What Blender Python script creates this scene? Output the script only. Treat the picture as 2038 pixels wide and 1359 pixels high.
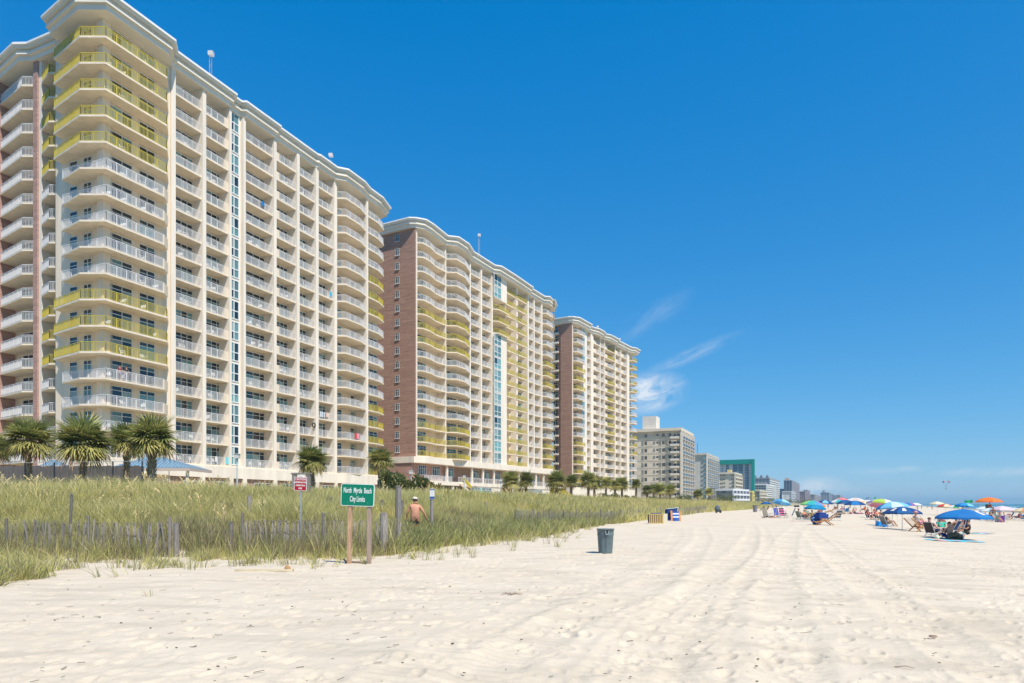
import bpy, math, random
import numpy as np
from mathutils import Vector, Matrix, Euler
random.seed(7); RNG = np.random.default_rng(11)
sc = bpy.context.scene
for o in list(bpy.data.objects): bpy.data.objects.remove(o)
COL = sc.collection
# ---------------------------------------------------------------- camera
F, CX, HY = 1333.0, 1019.0, 1002.0            # focal length and principal point in photo pixels (2038 wide)
cam = bpy.data.cameras.new('camera'); co = bpy.data.objects.new('camera', cam); COL.objects.link(co)
co.location = (0, 0, 1.6); co.rotation_euler = (math.radians(90), 0, 0)
cam.sensor_width = 36; cam.lens = F/2038*36; cam.shift_y = (HY-679.5)/2038; cam.clip_start = .1; cam.clip_end = 60000
sc.camera = co
# ---------------------------------------------------------------- light and exposure
SUN_EL, SUN_AZ = 57.0, 144.0                   # azimuth of the direction towards the sun, clockwise from +Y
w = bpy.data.worlds.new("World"); sc.world = w; w.use_nodes = True
nt = w.node_tree; N = nt.nodes; N.clear(); LK = nt.links
out = N.new('ShaderNodeOutputWorld'); bg = N.new('ShaderNodeBackground'); bg.inputs[1].default_value = .15
sky = N.new('ShaderNodeTexSky'); sky.sky_type = 'NISHITA'; sky.sun_disc = False
sky.sun_elevation = math.radians(SUN_EL); sky.sun_rotation = math.radians(SUN_AZ)
sky.air_density = 1.0; sky.dust_density = 0; sky.ozone_density = 1.0

# clouds: by compass direction, so they stay put when the camera moves
tc = N.new('ShaderNodeTexCoord'); sep = N.new('ShaderNodeSeparateXYZ'); LK.new(tc.outputs['Generated'], sep.inputs[0])
def M(op, a, b=None, c=None, clamp=False):
    n = N.new('ShaderNodeMath'); n.operation = op; n.use_clamp = clamp
    for i, v in enumerate((a, b, c)):
        if v is None: continue
        if isinstance(v, (int, float)): n.inputs[i].default_value = v
        else: LK.new(v, n.inputs[i])
    return n.outputs[0]
# one colour curve over the whole sky: deeper blue above, softer horizon
ssp = N.new('ShaderNodeSeparateColor'); LK.new(sky.outputs[0], ssp.inputs[0]); scb = N.new('ShaderNodeCombineColor')
LK.new(M('MAXIMUM', M('MULTIPLY', M('SUBTRACT', ssp.outputs[0], .95), .31), .0), scb.inputs[0])
LK.new(M('MULTIPLY', M('POWER', M('MULTIPLY', ssp.outputs[1], .15), .68), 3.1), scb.inputs[1])
LK.new(M('MULTIPLY', M('POWER', M('MULTIPLY', ssp.outputs[2], .15), .4), 4.75), scb.inputs[2])
AZ = M('ARCTAN2', sep.outputs[0], sep.outputs[1])
ELV = M('ARCSINE', sep.outputs[2])
def azel(px, py):
    x, y = (px-CX)/F, (HY-py)/F
    return math.atan2(x, 1), math.atan2(y, math.hypot(x, 1))
def blob(px, py, sx, sy, rot=0):               # soft elliptical mask round a direction
    a, e = azel(px, py); c, s = math.cos(rot), math.sin(rot)
    dx, dy = M('SUBTRACT', AZ, a), M('SUBTRACT', ELV, e)
    u = M('DIVIDE', M('ADD', M('MULTIPLY', dx, c), M('MULTIPLY', dy, s)), sx/F)
    v = M('DIVIDE', M('SUBTRACT', M('MULTIPLY', dy, c), M('MULTIPLY', dx, s)), sy/F)
    d = M('SQRT', M('ADD', M('MULTIPLY', u, u), M('MULTIPLY', v, v)))
    n = N.new('ShaderNodeMapRange'); n.interpolation_type = 'SMOOTHSTEP'; LK.new(d, n.inputs[0])
    n.inputs[1].default_value = 1; n.inputs[2].default_value = 0.0; n.inputs[3].default_value = 0; n.inputs[4].default_value = 1
    return n.outputs[0]
def wnoise(scale, sx, sy, rot, lo, hi, detail=8, dist=0.6):
    comb = N.new('ShaderNodeCombineXYZ'); c, s = math.cos(rot), math.sin(rot)
    u = M('ADD', M('MULTIPLY', AZ, c), M('MULTIPLY', ELV, s)); v = M('SUBTRACT', M('MULTIPLY', ELV, c), M('MULTIPLY', AZ, s))
    LK.new(M('MULTIPLY', u, sx), comb.inputs[0]); LK.new(M('MULTIPLY', v, sy), comb.inputs[1])
    n = N.new('ShaderNodeTexNoise'); LK.new(comb.outputs[0], n.inputs['Vector']); n.inputs['Scale'].default_value = scale
    n.inputs['Detail'].default_value = detail; n.inputs['Distortion'].default_value = dist; n.inputs['Roughness'].default_value = .62
    r = N.new('ShaderNodeMapRange'); LK.new(n.outputs[0], r.inputs[0]); r.inputs[1].default_value = lo; r.inputs[2].default_value = hi
    r.inputs[3].default_value = 0; r.inputs[4].default_value = 1; return r.outputs[0]
wis = wnoise(15, 1, 3.2, .4, .33, .70, 12, .8)
cum = wnoise(30, 1, 1.4, 0, .36, .56, 10, .3)
def mx(*v):
    r = v[0]
    for x in v[1:]: r = M('MAXIMUM', r, x)
    return r
m1 = mx(M('MULTIPLY', blob(1292, 782, 86, 50, .15), 1.6), M('MULTIPLY', blob(1372, 708, 125, 17, .36), .50), M('MULTIPLY', blob(1300, 630, 110, 30, .5), .2))
m2 = mx(M('MULTIPLY', blob(1628, 974, 66, 30), 1.0), M('MULTIPLY', blob(1565, 978, 44, 24), .8))
m3 = mx(M('MULTIPLY', blob(1985, 939, 110, 12, 0), .5), M('MULTIPLY', blob(1740, 938, 70, 10), .25), M('MULTIPLY', blob(1810, 933, 35, 8), .35), M('MULTIPLY', blob(1690, 975, 60, 14), .35))
dens = mx(M('MULTIPLY', m1, wis), M('MULTIPLY', M('MULTIPLY', m2, cum), .85), M('MULTIPLY', m3, wis))
dens = M('MINIMUM', dens, .85)
mixc = N.new('ShaderNodeMixRGB'); LK.new(dens, mixc.inputs[0]); LK.new(scb.outputs[0], mixc.inputs[1]); mixc.inputs[2].default_value = (4.9, 5.2, 5.5, 1)
LK.new(mixc.outputs[0], bg.inputs[0]); LK.new(bg.outputs[0], out.inputs[0])
sl = bpy.data.lights.new('sun', 'SUN'); sl.energy = 5.0; sl.angle = math.radians(.5); sl.color = (1, .93, .84)
so = bpy.data.objects.new('sun', sl); COL.objects.link(so)
_e, _a = math.radians(SUN_EL), math.radians(SUN_AZ)
so.rotation_euler = Vector((math.sin(_a)*math.cos(_e), math.cos(_a)*math.cos(_e), math.sin(_e))).to_track_quat('Z', 'Y').to_euler()
so.location = (0, -20, 60)
sc.view_settings.view_transform = 'Standard'; sc.view_settings.look = 'None'; sc.view_settings.exposure = .22; sc.view_settings.gamma = 1
sc.view_settings.use_curve_mapping = False
# ---------------------------------------------------------------- materials
MATS = {}
def mat(name, col, rough=.8, var=.0, scale=3.0, bump=0.0, bscale=30.0, spec=.3, rnd=0.0, metal=0, stretch=None, gen='Object', col2=None, trans=0):
    if name in MATS: return MATS[name]
    m = bpy.data.materials.new(name); m.use_nodes = True; t = m.node_tree; b = t.nodes['Principled BSDF']
    b.inputs['Roughness'].default_value = rough; b.inputs['Specular IOR Level'].default_value = spec; b.inputs['Metallic'].default_value = metal
    b.inputs['Base Color'].default_value = (*col, 1)
    tcn = t.nodes.new('ShaderNodeTexCoord'); mp = t.nodes.new('ShaderNodeMapping'); t.links.new(tcn.outputs[gen], mp.inputs[0])
    if stretch: mp.inputs['Scale'].default_value = stretch
    last = None
    if var or col2:
        n = t.nodes.new('ShaderNodeTexNoise'); n.inputs['Scale'].default_value = scale; n.inputs['Detail'].default_value = 6; n.inputs['Roughness'].default_value = .6
        t.links.new(mp.outputs[0], n.inputs['Vector']); r = t.nodes.new('ShaderNodeValToRGB'); t.links.new(n.outputs[0], r.inputs[0])
        c2 = col2 or col
        r.color_ramp.elements[0].position = .3; r.color_ramp.elements[1].position = .7
        r.color_ramp.elements[0].color = (*[c*(1-var) for c in col], 1); r.color_ramp.elements[1].color = (*[min(1, c*(1+var)) for c in c2], 1)
        last = r.outputs[0]
    if rnd:
        oi = t.nodes.new('ShaderNodeObjectInfo'); h = t.nodes.new('ShaderNodeHueSaturation')
        mr = t.nodes.new('ShaderNodeMapRange'); t.links.new(oi.outputs['Random'], mr.inputs[0]); mr.inputs[3].default_value = 1-rnd; mr.inputs[4].default_value = 1+rnd
        t.links.new(mr.outputs[0], h.inputs['Value'])
        mr2 = t.nodes.new('ShaderNodeMapRange'); t.links.new(oi.outputs['Random'], mr2.inputs[0]); mr2.inputs[3].default_value = .5+rnd*.03; mr2.inputs[4].default_value = .5-rnd*.03
        t.links.new(mr2.outputs[0], h.inputs['Hue'])
        if last: t.links.new(last, h.inputs['Color'])
        else: h.inputs['Color'].default_value = (*col, 1)
        last = h.outputs[0]
    if last: t.links.new(last, b.inputs['Base Color'])
    if bump:
        n2 = t.nodes.new('ShaderNodeTexNoise'); n2.inputs['Scale'].default_value = bscale; n2.inputs['Detail'].default_value = 4; t.links.new(mp.outputs[0], n2.inputs['Vector'])
        bp = t.nodes.new('ShaderNodeBump'); bp.inputs['Strength'].default_value = bump; bp.inputs['Distance'].default_value = .02
        t.links.new(n2.outputs[0], bp.inputs['Height']); t.links.new(bp.outputs[0], b.inputs['Normal'])
    if trans:                                   # thin leaf or cloth: lets light through
        tr = t.nodes.new('ShaderNodeBsdfTranslucent'); ms = t.nodes.new('ShaderNodeMixShader'); ms.inputs[0].default_value = trans
        if last: t.links.new(last, tr.inputs[0])
        else: tr.inputs[0].default_value = (*col, 1)
        t.links.new(b.outputs[0], ms.inputs[1]); t.links.new(tr.outputs[0], ms.inputs[2])
        t.links.new(ms.outputs[0], t.nodes['Material Output'].inputs[0])
    MATS[name] = m; return m
def brickmat(name, c1, c2, mortar, sc_=1.0):
    m = bpy.data.materials.new(name); m.use_nodes = True; t = m.node_tree; b = t.nodes['Principled BSDF']; b.inputs['Roughness'].default_value = .9
    tcn = t.nodes.new('ShaderNodeTexCoord'); sp = t.nodes.new('ShaderNodeSeparateXYZ'); cb = t.nodes.new('ShaderNodeCombineXYZ')
    t.links.new(tcn.outputs['Object'], sp.inputs[0]); ad = t.nodes.new('ShaderNodeMath'); t.links.new(sp.outputs[0], ad.inputs[0]); t.links.new(sp.outputs[1], ad.inputs[1])
    t.links.new(ad.outputs[0], cb.inputs[0]); t.links.new(sp.outputs[2], cb.inputs[1])
    br = t.nodes.new('ShaderNodeTexBrick'); t.links.new(cb.outputs[0], br.inputs['Vector']); br.inputs['Scale'].default_value = 1
    br.inputs['Brick Width'].default_value = .4*sc_; br.inputs['Row Height'].default_value = .2*sc_; br.inputs['Mortar Size'].default_value = .015*sc_
    br.inputs['Color1'].default_value = (*c1, 1); br.inputs['Color2'].default_value = (*c2, 1); br.inputs['Mortar'].default_value = (*mortar, 1)
    n = t.nodes.new('ShaderNodeTexNoise'); n.inputs['Scale'].default_value = 1.0; n.inputs['Detail'].default_value = 8; n.inputs['Roughness'].default_value = .7
    mp = t.nodes.new('ShaderNodeMapping'); mp.inputs['Scale'].default_value = (.25, .25, 3.2); t.links.new(tcn.outputs['Object'], mp.inputs[0]); t.links.new(mp.outputs[0], n.inputs['Vector'])
    mr = t.nodes.new('ShaderNodeMapRange'); t.links.new(n.outputs[0], mr.inputs[0]); mr.inputs[1].default_value = .3; mr.inputs[2].default_value = .7; mr.inputs[3].default_value = .72; mr.inputs[4].default_value = 1.25
    h = t.nodes.new('ShaderNodeHueSaturation'); t.links.new(mr.outputs[0], h.inputs['Value']); t.links.new(br.outputs[0], h.inputs['Color']); t.links.new(h.outputs[0], b.inputs['Base Color'])
    MATS[name] = m; return m
CREAM = mat('cream_stucco', (.79, .66, .50), .9, .11, .8, .15, 12, stretch=(1, 1, .12))
FIN = mat('pale_stucco', (.80, .71, .59), .88, .10, .8, .12, 12, stretch=(1, 1, .12))
SLAB = mat('slab_paint', (.79, .68, .53), .85, .10, .9, .1, 10, rnd=.04)
CORN = mat('cornice_paint', (.82, .75, .64), .75, .05, .25)
ROOFT = mat('roof_trim', (.82, .82, .80), .6, .03, .3)
RWHITE = mat('white_rail', (.70, .69, .68), .5, .03, 1)
RYEL = mat('yellow_rail', (.58, .47, .07), .5, .06, .6)
TRIMW = mat('white_trim', (.78, .80, .78), .5, .02, 1)
GDARK = mat('dark_glass', (.018, .035, .05), .06, .3, .8, spec=.8, rnd=.5)
GCURT = mat('curtained_glass', (.13, .26, .27), .22, .35, 5, spec=.6, rnd=.45, stretch=(6, 6, .4))
GPALE = mat('pale_curtained_glass', (.30, .38, .36), .3, .3, 5, spec=.5, rnd=.3, stretch=(6, 6, .4))
GTEAL = mat('teal_glass', (.07, .19, .22), .08, .3, .7, spec=.8, rnd=.35)
BRICK = brickmat('reddish_brick', (.34, .185, .13), (.42, .235, .165), (.46, .32, .24))
BRICKP = brickmat('pink_brick', (.38, .21, .16), (.45, .25, .19), (.5, .36, .3))
# ---------------------------------------------------------------- helpers
class MB:
    def __init__(s): s.v = []; s.f = []; s.m = []
    def face(s, pts, m=0):
        i = len(s.v); s.v += [tuple(p) for p in pts]; s.f.append(tuple(range(i, i+len(pts)))); s.m.append(m)
    def box(s, x0, y0, z0, x1, y1, z1, m=0, caps=True):
        i = len(s.v); s.v += [(x0,y0,z0),(x1,y0,z0),(x1,y1,z0),(x0,y1,z0),(x0,y0,z1),(x1,y0,z1),(x1,y1,z1),(x0,y1,z1)]
        fs = [(0,1,5,4),(1,2,6,5),(2,3,7,6),(3,0,4,7)] + ([(3,2,1,0),(4,5,6,7)] if caps else [])
        for f in fs: s.f.append(tuple(i+k for k in f)); s.m.append(m)
    def prism(s, poly, z0, z1, m=0, mtop=None, mbot=None):
        a = sum(poly[k][0]*poly[(k+1)%len(poly)][1]-poly[(k+1)%len(poly)][0]*poly[k][1] for k in range(len(poly)))
        if a < 0: poly = poly[::-1]
        i = len(s.v); n = len(poly); s.v += [(p[0],p[1],z0) for p in poly]+[(p[0],p[1],z1) for p in poly]
        for k in range(n): s.f.append((i+k, i+(k+1)%n, i+n+(k+1)%n, i+n+k)); s.m.append(m)
        s.f.append(tuple(i+n+k for k in range(n))); s.m.append(m if mtop is None else mtop)
        s.f.append(tuple(i+n-1-k for k in range(n))); s.m.append(m if mbot is None else mbot)
    def bar(s, p, q, wd, ht=None, m=0, up=(0,0,1)):
        p, q = Vector(p), Vector(q); d = (q-p); 
        if d.length < 1e-6: return
        d.normalize(); u = Vector(up)
        if abs(d.dot(u)) > .95: u = Vector((0,1,0))
        sx = d.cross(u).normalized(); sy = sx.cross(d).normalized(); ht = ht or wd
        i = len(s.v)
        for e in (p, q):
            for a, b in ((-1,-1),(1,-1),(1,1),(-1,1)): s.v.append(tuple(e+sx*a*wd/2+sy*b*ht/2))
        for f in ((0,1,5,4),(1,2,6,5),(2,3,7,6),(3,0,4,7),(3,2,1,0),(4,5,6,7)): s.f.append(tuple(i+k for k in f)); s.m.append(m)
    def tube(s, pts, rad, n=8, m=0, cap=True):
        pts = [Vector(p) for p in pts]; rings = []
        for k, p in enumerate(pts):
            d = (pts[min(k+1,len(pts)-1)]-pts[max(k-1,0)]).normalized(); u = Vector((0,0,1)) if abs(d.z) < .9 else Vector((0,1,0))
            a = d.cross(u).normalized(); b = a.cross(d); r = rad[k] if hasattr(rad,'__len__') else rad
            rings.append(len(s.v)); s.v += [tuple(p+(a*math.cos(2*math.pi*j/n)+b*math.sin(2*math.pi*j/n))*r) for j in range(n)]
        for k in range(len(pts)-1):
            for j in range(n): s.f.append((rings[k]+j, rings[k]+(j+1)%n, rings[k+1]+(j+1)%n, rings[k+1]+j)); s.m.append(m)
        if cap:
            s.f.append(tuple(rings[0]+n-1-j for j in range(n))); s.m.append(m); s.f.append(tuple(rings[-1]+j for j in range(n))); s.m.append(m)
    def ball(s, c, r, n=8, k=5, m=0, zmin=-1):
        c = Vector(c); r = Vector(r) if hasattr(r,'__len__') else Vector((r,r,r)); rows = []
        for a in range(k+1):
            th = math.pi*a/k; z = max(math.cos(th), zmin); rr = math.sin(th); rows.append(len(s.v))
            s.v += [(c.x+r.x*rr*math.cos(2*math.pi*j/n), c.y+r.y*rr*math.sin(2*math.pi*j/n), c.z+r.z*z) for j in range(n)]
        for a in range(k):
            for j in range(n): s.f.append((rows[a]+j, rows[a+1]+j, rows[a+1]+(j+1)%n, rows[a]+(j+1)%n)); s.m.append(m)
    def mesh(s, name, mats, smooth=False):
        me = bpy.data.meshes.new(name); me.from_pydata(s.v, [], s.f)
        for q in (mats if isinstance(mats,(list,tuple)) else [mats]): me.materials.append(q)
        me.polygons.foreach_set('material_index', s.m)
        if smooth: me.polygons.foreach_set('use_smooth', [True]*len(s.f))
        me.update(); return me
    def build(s, name, mats, parent=None, loc=(0,0,0), smooth=False): return link(name, s.mesh(name, mats, smooth), parent, loc)
def link(name, me, parent=None, loc=(0,0,0), rot=None):
    o = bpy.data.objects.new(name, me); COL.objects.link(o); o.location = loc
    if rot is not None: o.rotation_euler = rot
    if parent: o.parent = parent
    return o
def tag(o, label, cat, group=None):
    o['label'] = label; o['category'] = cat
    if group: o['group'] = group
    return o
def thing(name, label, cat, loc=(0,0,0), rz=0, group=None, rot=None):
    o = bpy.data.objects.new(name, None); COL.objects.link(o); o.location = loc; o.rotation_euler = rot or (0,0,rz); o.empty_display_size = .2
    return tag(o, label, cat, group)
def kind(o, k): o['kind'] = k; return o
def copy_tree(o, parent=None):
    c = o.copy(); COL.objects.link(c); c.parent = parent
    for ch in o.children: copy_tree(ch, c)
    return c
# ---------------------------------------------------------------- terrain shape
EDGE = np.array([(-60,12),(-26,17.5),(-15.5,19.0),(-11,19.4),(-8.6,19.3),(-5.2,19.8),(-3.9,20.7),(-2.4,25.2),(.96,31.4),(6.7,49.6),(13.1,64.6),(33.7,118),(56.7,164),(144,355),(420,900),(1500,3000)])
SD = (.4848, .8746)                              # direction the shore runs
def smooth(t): t = np.clip(t, 0, 1); return t*t*(3-2*t)
def sdist(X, Y):                                 # metres inland from the foot of the dune
    X = np.asarray(X, float); Y = np.asarray(Y, float); best = np.full(X.shape, 1e9); sg = np.zeros(X.shape)
    for (ax, ay), (bx, by) in zip(EDGE[:-1], EDGE[1:]):
        dx, dy = bx-ax, by-ay; t = np.clip(((X-ax)*dx+(Y-ay)*dy)/(dx*dx+dy*dy), 0, 1)
        ex, ey = X-ax-t*dx, Y-ay-t*dy; d = np.hypot(ex, ey); cr = dx*ey-dy*ex
        u = d < best-1e-9; best = np.where(u, d, best); sg = np.where(u, np.sign(cr), sg)
    return best*sg
def vnoise(X, Y, s, seed=0):
    x, y = np.asarray(X, float)/s, np.asarray(Y, float)/s; xi, yi = np.floor(x), np.floor(y); fx, fy = x-xi, y-yi
    fx, fy = fx*fx*(3-2*fx), fy*fy*(3-2*fy)
    def h(a, b):
        v = np.sin(a*127.1+b*311.7+seed*74.7)*43758.5453; return v-np.floor(v)
    return (h(xi,yi)*(1-fx)+h(xi+1,yi)*fx)*(1-fy)+(h(xi,yi+1)*(1-fx)+h(xi+1,yi+1)*fx)*fy
def ground(X, Y):
    X = np.asarray(X, float); Y = np.asarray(Y, float)
    c = X*SD[1]-Y*SD[0]
    z = np.interp(c, [-400,-4,3,20,46,80,200,20000], [0,0,-.32,-.8,-1.42,-2.5,-8,-60])
    q = sdist(X, Y)
    far = np.clip(Y/120, 0, 1)
    z = z + 1.75*smooth((q+.5)/15) + np.where(q > 0, .3*(vnoise(X, Y, 5, 1)-.4)*smooth(q/4), 0)
    z = z + .05*(vnoise(X, Y, 7, 2)-.5) + .03*(vnoise(X, Y, 2.4, 3)-.5)
    return z
def gz(x, y): return float(ground(np.array([x]), np.array([y]))[0])
def hit(px, py):                                 # photo pixel -> point on the ground
    t = np.geomspace(2, 4000, 6000); X = (px-CX)/F*t; Z = 1.6-(py-HY)/F*t
    g = ground(X, t); k = np.argmax(Z <= g)
    if Z[k] > g[k]: k = len(t)-1
    return float(X[k]), float(t[k]), float(g[k])
def at(px, Y, py=None):
    x = (px-CX)/F*Y; return (x, Y, gz(x, Y) if py is None else 1.6+(HY-py)/F*Y)
# ---------------------------------------------------------------- sand, sea
SAND = bpy.data.materials.new('beach_sand'); SAND.use_nodes = True
def _sand():
    t = SAND.node_tree; b = t.nodes['Principled BSDF']; b.inputs['Roughness'].default_value = .95; b.inputs['Specular IOR Level'].default_value = .1
    tcn = t.nodes.new('ShaderNodeTexCoord')
    def noise(s, d=6, r=.6):
        n = t.nodes.new('ShaderNodeTexNoise'); n.inputs['Scale'].default_value = s; n.inputs['Detail'].default_value = d; n.inputs['Roughness'].default_value = r
        t.links.new(tcn.outputs['Object'], n.inputs['Vector']); return n.outputs[0]
    def ramp(f, p0, c0, p1, c1):
        r = t.nodes.new('ShaderNodeValToRGB'); t.links.new(f, r.inputs[0]); e = r.color_ramp.elements
        e[0].position, e[0].color, e[1].position, e[1].color = p0, (*c0, 1), p1, (*c1, 1); return r.outputs[0]
    def mix(f, a, b_, mode='MIX'):
        m = t.nodes.new('ShaderNodeMixRGB'); m.blend_type = mode
        if isinstance(f, float): m.inputs[0].default_value = f
        else: t.links.new(f, m.inputs[0])
        t.links.new(a, m.inputs[1])
        if isinstance(b_, tuple): m.inputs[2].default_value = (*b_, 1)
        else: t.links.new(b_, m.inputs[2])
        return m.outputs[0]
    base = ramp(noise(.35, 7, .65), .3, (.60, .51, .385), .7, (.665, .575, .445))
    g = ramp(noise(60, 3, .8), .3, (.88, .88, .88), .7, (1.06, 1.06, 1.06)); base = mix(.8, base, g, 'MULTIPLY')
    # damp dark patches stretched along the shore
    st = t.nodes.new('ShaderNodeMapping'); st.inputs['Rotation'].default_value = (0, 0, -1.065); st.inputs['Scale'].default_value = (.35, 1.6, 1)
    t.links.new(tcn.outputs['Object'], st.inputs[0]); n3 = t.nodes.new('ShaderNodeTexNoise'); n3.inputs['Scale'].default_value = 1.5; n3.inputs['Detail'].default_value = 8
    t.links.new(st.outputs[0], n3.inputs['Vector']); base = mix(ramp(n3.outputs[0], .48, (0,0,0), .66, (.5,.5,.5)), base, (.44, .38, .29))
    # shell grit and dark specks
    vo = t.nodes.new('ShaderNodeTexVoronoi'); vo.inputs['Scale'].default_value = 4.5; t.links.new(tcn.outputs['Object'], vo.inputs['Vector'])
    sp = ramp(vo.outputs['Distance'], .035, (1,1,1), .05, (0,0,0)); base = mix(sp, base, (.2, .17, .13))
    # wet band by the water and soil under the dune grass
    at_ = t.nodes.new('ShaderNodeAttribute'); at_.attribute_name = 'wet'; base = mix(at_.outputs['Fac'], base, (.20, .165, .12))
    at2 = t.nodes.new('ShaderNodeAttribute'); at2.attribute_name = 'soil'; base = mix(at2.outputs['Fac'], base, (.30, .26, .15))
    t.links.new(base, b.inputs['Base Color'])
    ad = t.nodes.new('ShaderNodeMath'); ad.operation = 'MULTIPLY_ADD'; t.links.new(noise(9, 8, .7), ad.inputs[0]); ad.inputs[1].default_value = 1
    t.links.new(noise(45, 4, .7), ad.inputs[2])
    bp = t.nodes.new('ShaderNodeBump'); bp.inputs['Strength'].default_value = .55; bp.inputs['Distance'].default_value = .03
    t.links.new(ad.outputs[0], bp.inputs['Height']); t.links.new(bp.outputs[0], b.inputs['Normal'])
_sand()
def build_ground():
    # one sheet, finer towards the near beach; ordinary world coordinates
    ys = np.concatenate([np.linspace(-14, 3.2, 16)[:-1], np.geomspace(3.2, 60, 620)[:-1], np.geomspace(60, 9000, 120)])
    ks = np.concatenate([np.linspace(-3.2, -.95, 26)[:-1], np.linspace(-.95, .95, 820), np.linspace(.95, 3.2, 26)[1:]])
    wdt = np.maximum(ys, 7.0); Yg = np.repeat(ys[:, None], len(ks), 1); Xg = ks[None, :]*wdt[:, None]
    Z = ground(Xg, Yg); q = sdist(Xg, Yg); c = Xg*SD[1]-Yg*SD[0]
    fine = smooth((38-Yg)/20)*np.where(Yg > 0, 1, 0)
    # wind ripples and lumps
    beach = np.clip(1-(q+2)/3, 0, 1)
    Z += fine*(.028*(vnoise(Xg, Yg, .55, 5)-.5)+.019*(vnoise(Xg, Yg, .22, 6)-.5)+.010*(vnoise(Xg, Yg, .09, 8)-.5))*(.35+.65*beach)
    # tyre tracks (polylines found on the ground)
    def ln(pts): return [hit(*p)[:2] for p in pts]
    tracks = [(ln([(900,1380),(1000,1310),(1150,1225),(1290,1165),(1360,1120),(1400,1075),(1395,1050),(1360,1035)]), .34, .055),
              (ln([(760,1359),(900,1290),(1060,1210),(1200,1150),(1300,1110),(1345,1070),(1350,1050)]), .28, .03),
              (ln([(1262,1400),(1310,1300),(1365,1205),(1420,1140),(1480,1100),(1500,1060),(1490,1035)]), .34, .06),
              (ln([(1335,1400),(1375,1280),(1440,1190),(1500,1140),(1530,1090),(1520,1050),(1500,1035)]), .22, .035),
              (ln([(1590,1400),(1575,1300),(1550,1210),(1548,1130),(1570,1070),(1600,1040)]), .36, .055),
              (ln([(2000,1359),(1870,1270),(1760,1190),(1660,1105),(1610,1060),(1590,1035)]), .36, .05),
              (ln([(2080,1320),(1960,1250),(1830,1180),(1700,1110),(1640,1070)]), .25, .02),
              (ln([(1180,1359),(1240,1270),(1330,1200),(1410,1150)]), .18, .03)]
    for pl, wd, dp in tracks:
        best = np.full(Xg.shape, 9.); al = np.zeros(Xg.shape); acc = 0
        for (ax, ay), (bx, by) in zip(pl[:-1], pl[1:]):
            dx, dy = bx-ax, by-ay; L2 = dx*dx+dy*dy; t = np.clip(((Xg-ax)*dx+(Yg-ay)*dy)/L2, 0, 1)
            d = np.hypot(Xg-ax-t*dx, Yg-ay-t*dy); al = np.where(d < best, acc+t*math.sqrt(L2), al); best = np.minimum(best, d); acc += math.sqrt(L2)
        best = best + .07*(vnoise(Xg, Yg, .6, 9)-.5)
        prof = -np.exp(-(best/wd)**4*1.2)+.55*np.exp(-((best-wd*1.35)/(wd*.35))**2)
        tread = np.where(best < wd, .006*np.sin(al*40), 0)
        Z += (.5*dp*prof*(.75+.5*vnoise(Xg, Yg, 1.3, 4)) + tread)*smooth((60-Yg)/30)
    # footprints: dents with raised rims
    wl = wdt
    def dent(x, y, L, W_, a, dep):
        i0, i1 = np.searchsorted(ys, y-L*1.6), np.searchsorted(ys, y+L*1.6)
        if i1 <= i0: return
        j0, j1 = np.searchsorted(ks, (x-L*1.6)/max(y, 7)), np.searchsorted(ks, (x+L*1.6)/max(y, 7))
        if j1 <= j0: return
        sx, sy = Xg[i0:i1, j0:j1]-x, Yg[i0:i1, j0:j1]-y; ca, sa = math.cos(a), math.sin(a)
        u = (sx*ca+sy*sa)/L; v = (-sx*sa+sy*ca)/W_; r = np.sqrt(u*u+v*v)
        Z[i0:i1, j0:j1] += dep*(-np.exp(-r**3*1.6)+.4*np.exp(-((r-1.15)/.28)**2))
    for _ in range(120):                          # walking trails
        x, y = RNG.uniform(-6, 24), RNG.uniform(3.5, 30); a = RNG.choice([1.06, 4.2, RNG.uniform(0, 6.28)])+RNG.normal(0, .2); sd = 1
        for _k in range(int(RNG.integers(8, 40))):
            x += .62*math.cos(a); y += .62*math.sin(a); a += RNG.normal(0, .06); sd = -sd
            px_, py_ = x-sd*.11*math.sin(a), y+sd*.11*math.cos(a)
            if 3.2 < py_ < 42 and float(sdist(np.array([px_]), np.array([py_]))[0]) < -1.0:
                dent(px_, py_, .16, .075, a, RNG.uniform(.014, .034))
    for _ in range(1700):
        y = 3.4*math.exp(RNG.uniform(0, 2.3)); x = RNG.uniform(-.9, .85)*y
        if float(sdist(np.array([x]), np.array([y]))[0]) < -1.5: dent(x, y, RNG.uniform(.07, .22), RNG.uniform(.06, .13), RNG.uniform(0, 3.1), RNG.uniform(.006, .022))
    ny, nx = Xg.shape; V = np.stack([Xg, Yg, Z], -1).reshape(-1, 3)
    ii = np.arange(ny*nx).reshape(ny, nx); Fq = np.stack([ii[:-1,:-1], ii[:-1,1:], ii[1:,1:], ii[1:,:-1]], -1).reshape(-1, 4)
    me = bpy.data.meshes.new('ground'); me.vertices.add(len(V)); me.vertices.foreach_set('co', V.astype(np.float32).ravel())
    me.loops.add(Fq.size); me.loops.foreach_set('vertex_index', Fq.astype(np.int32).ravel())
    me.polygons.add(len(Fq)); me.polygons.foreach_set('loop_start', np.arange(0, Fq.size, 4, dtype=np.int32))
    me.update(calc_edges=True); me.polygons.foreach_set('use_smooth', np.ones(len(Fq), bool))
    at_ = me.attributes.new('wet', 'FLOAT', 'POINT'); at_.data.foreach_set('value', (smooth((c-30)/8)*.75).astype(np.float32).ravel())
    at_ = me.attributes.new('soil', 'FLOAT', 'POINT'); at_.data.foreach_set('value', (smooth((q-1.0)/4)*.8).astype(np.float32).ravel())
    me.materials.append(SAND); o = link('ground', me); kind(o, 'structure')
build_ground()
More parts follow.
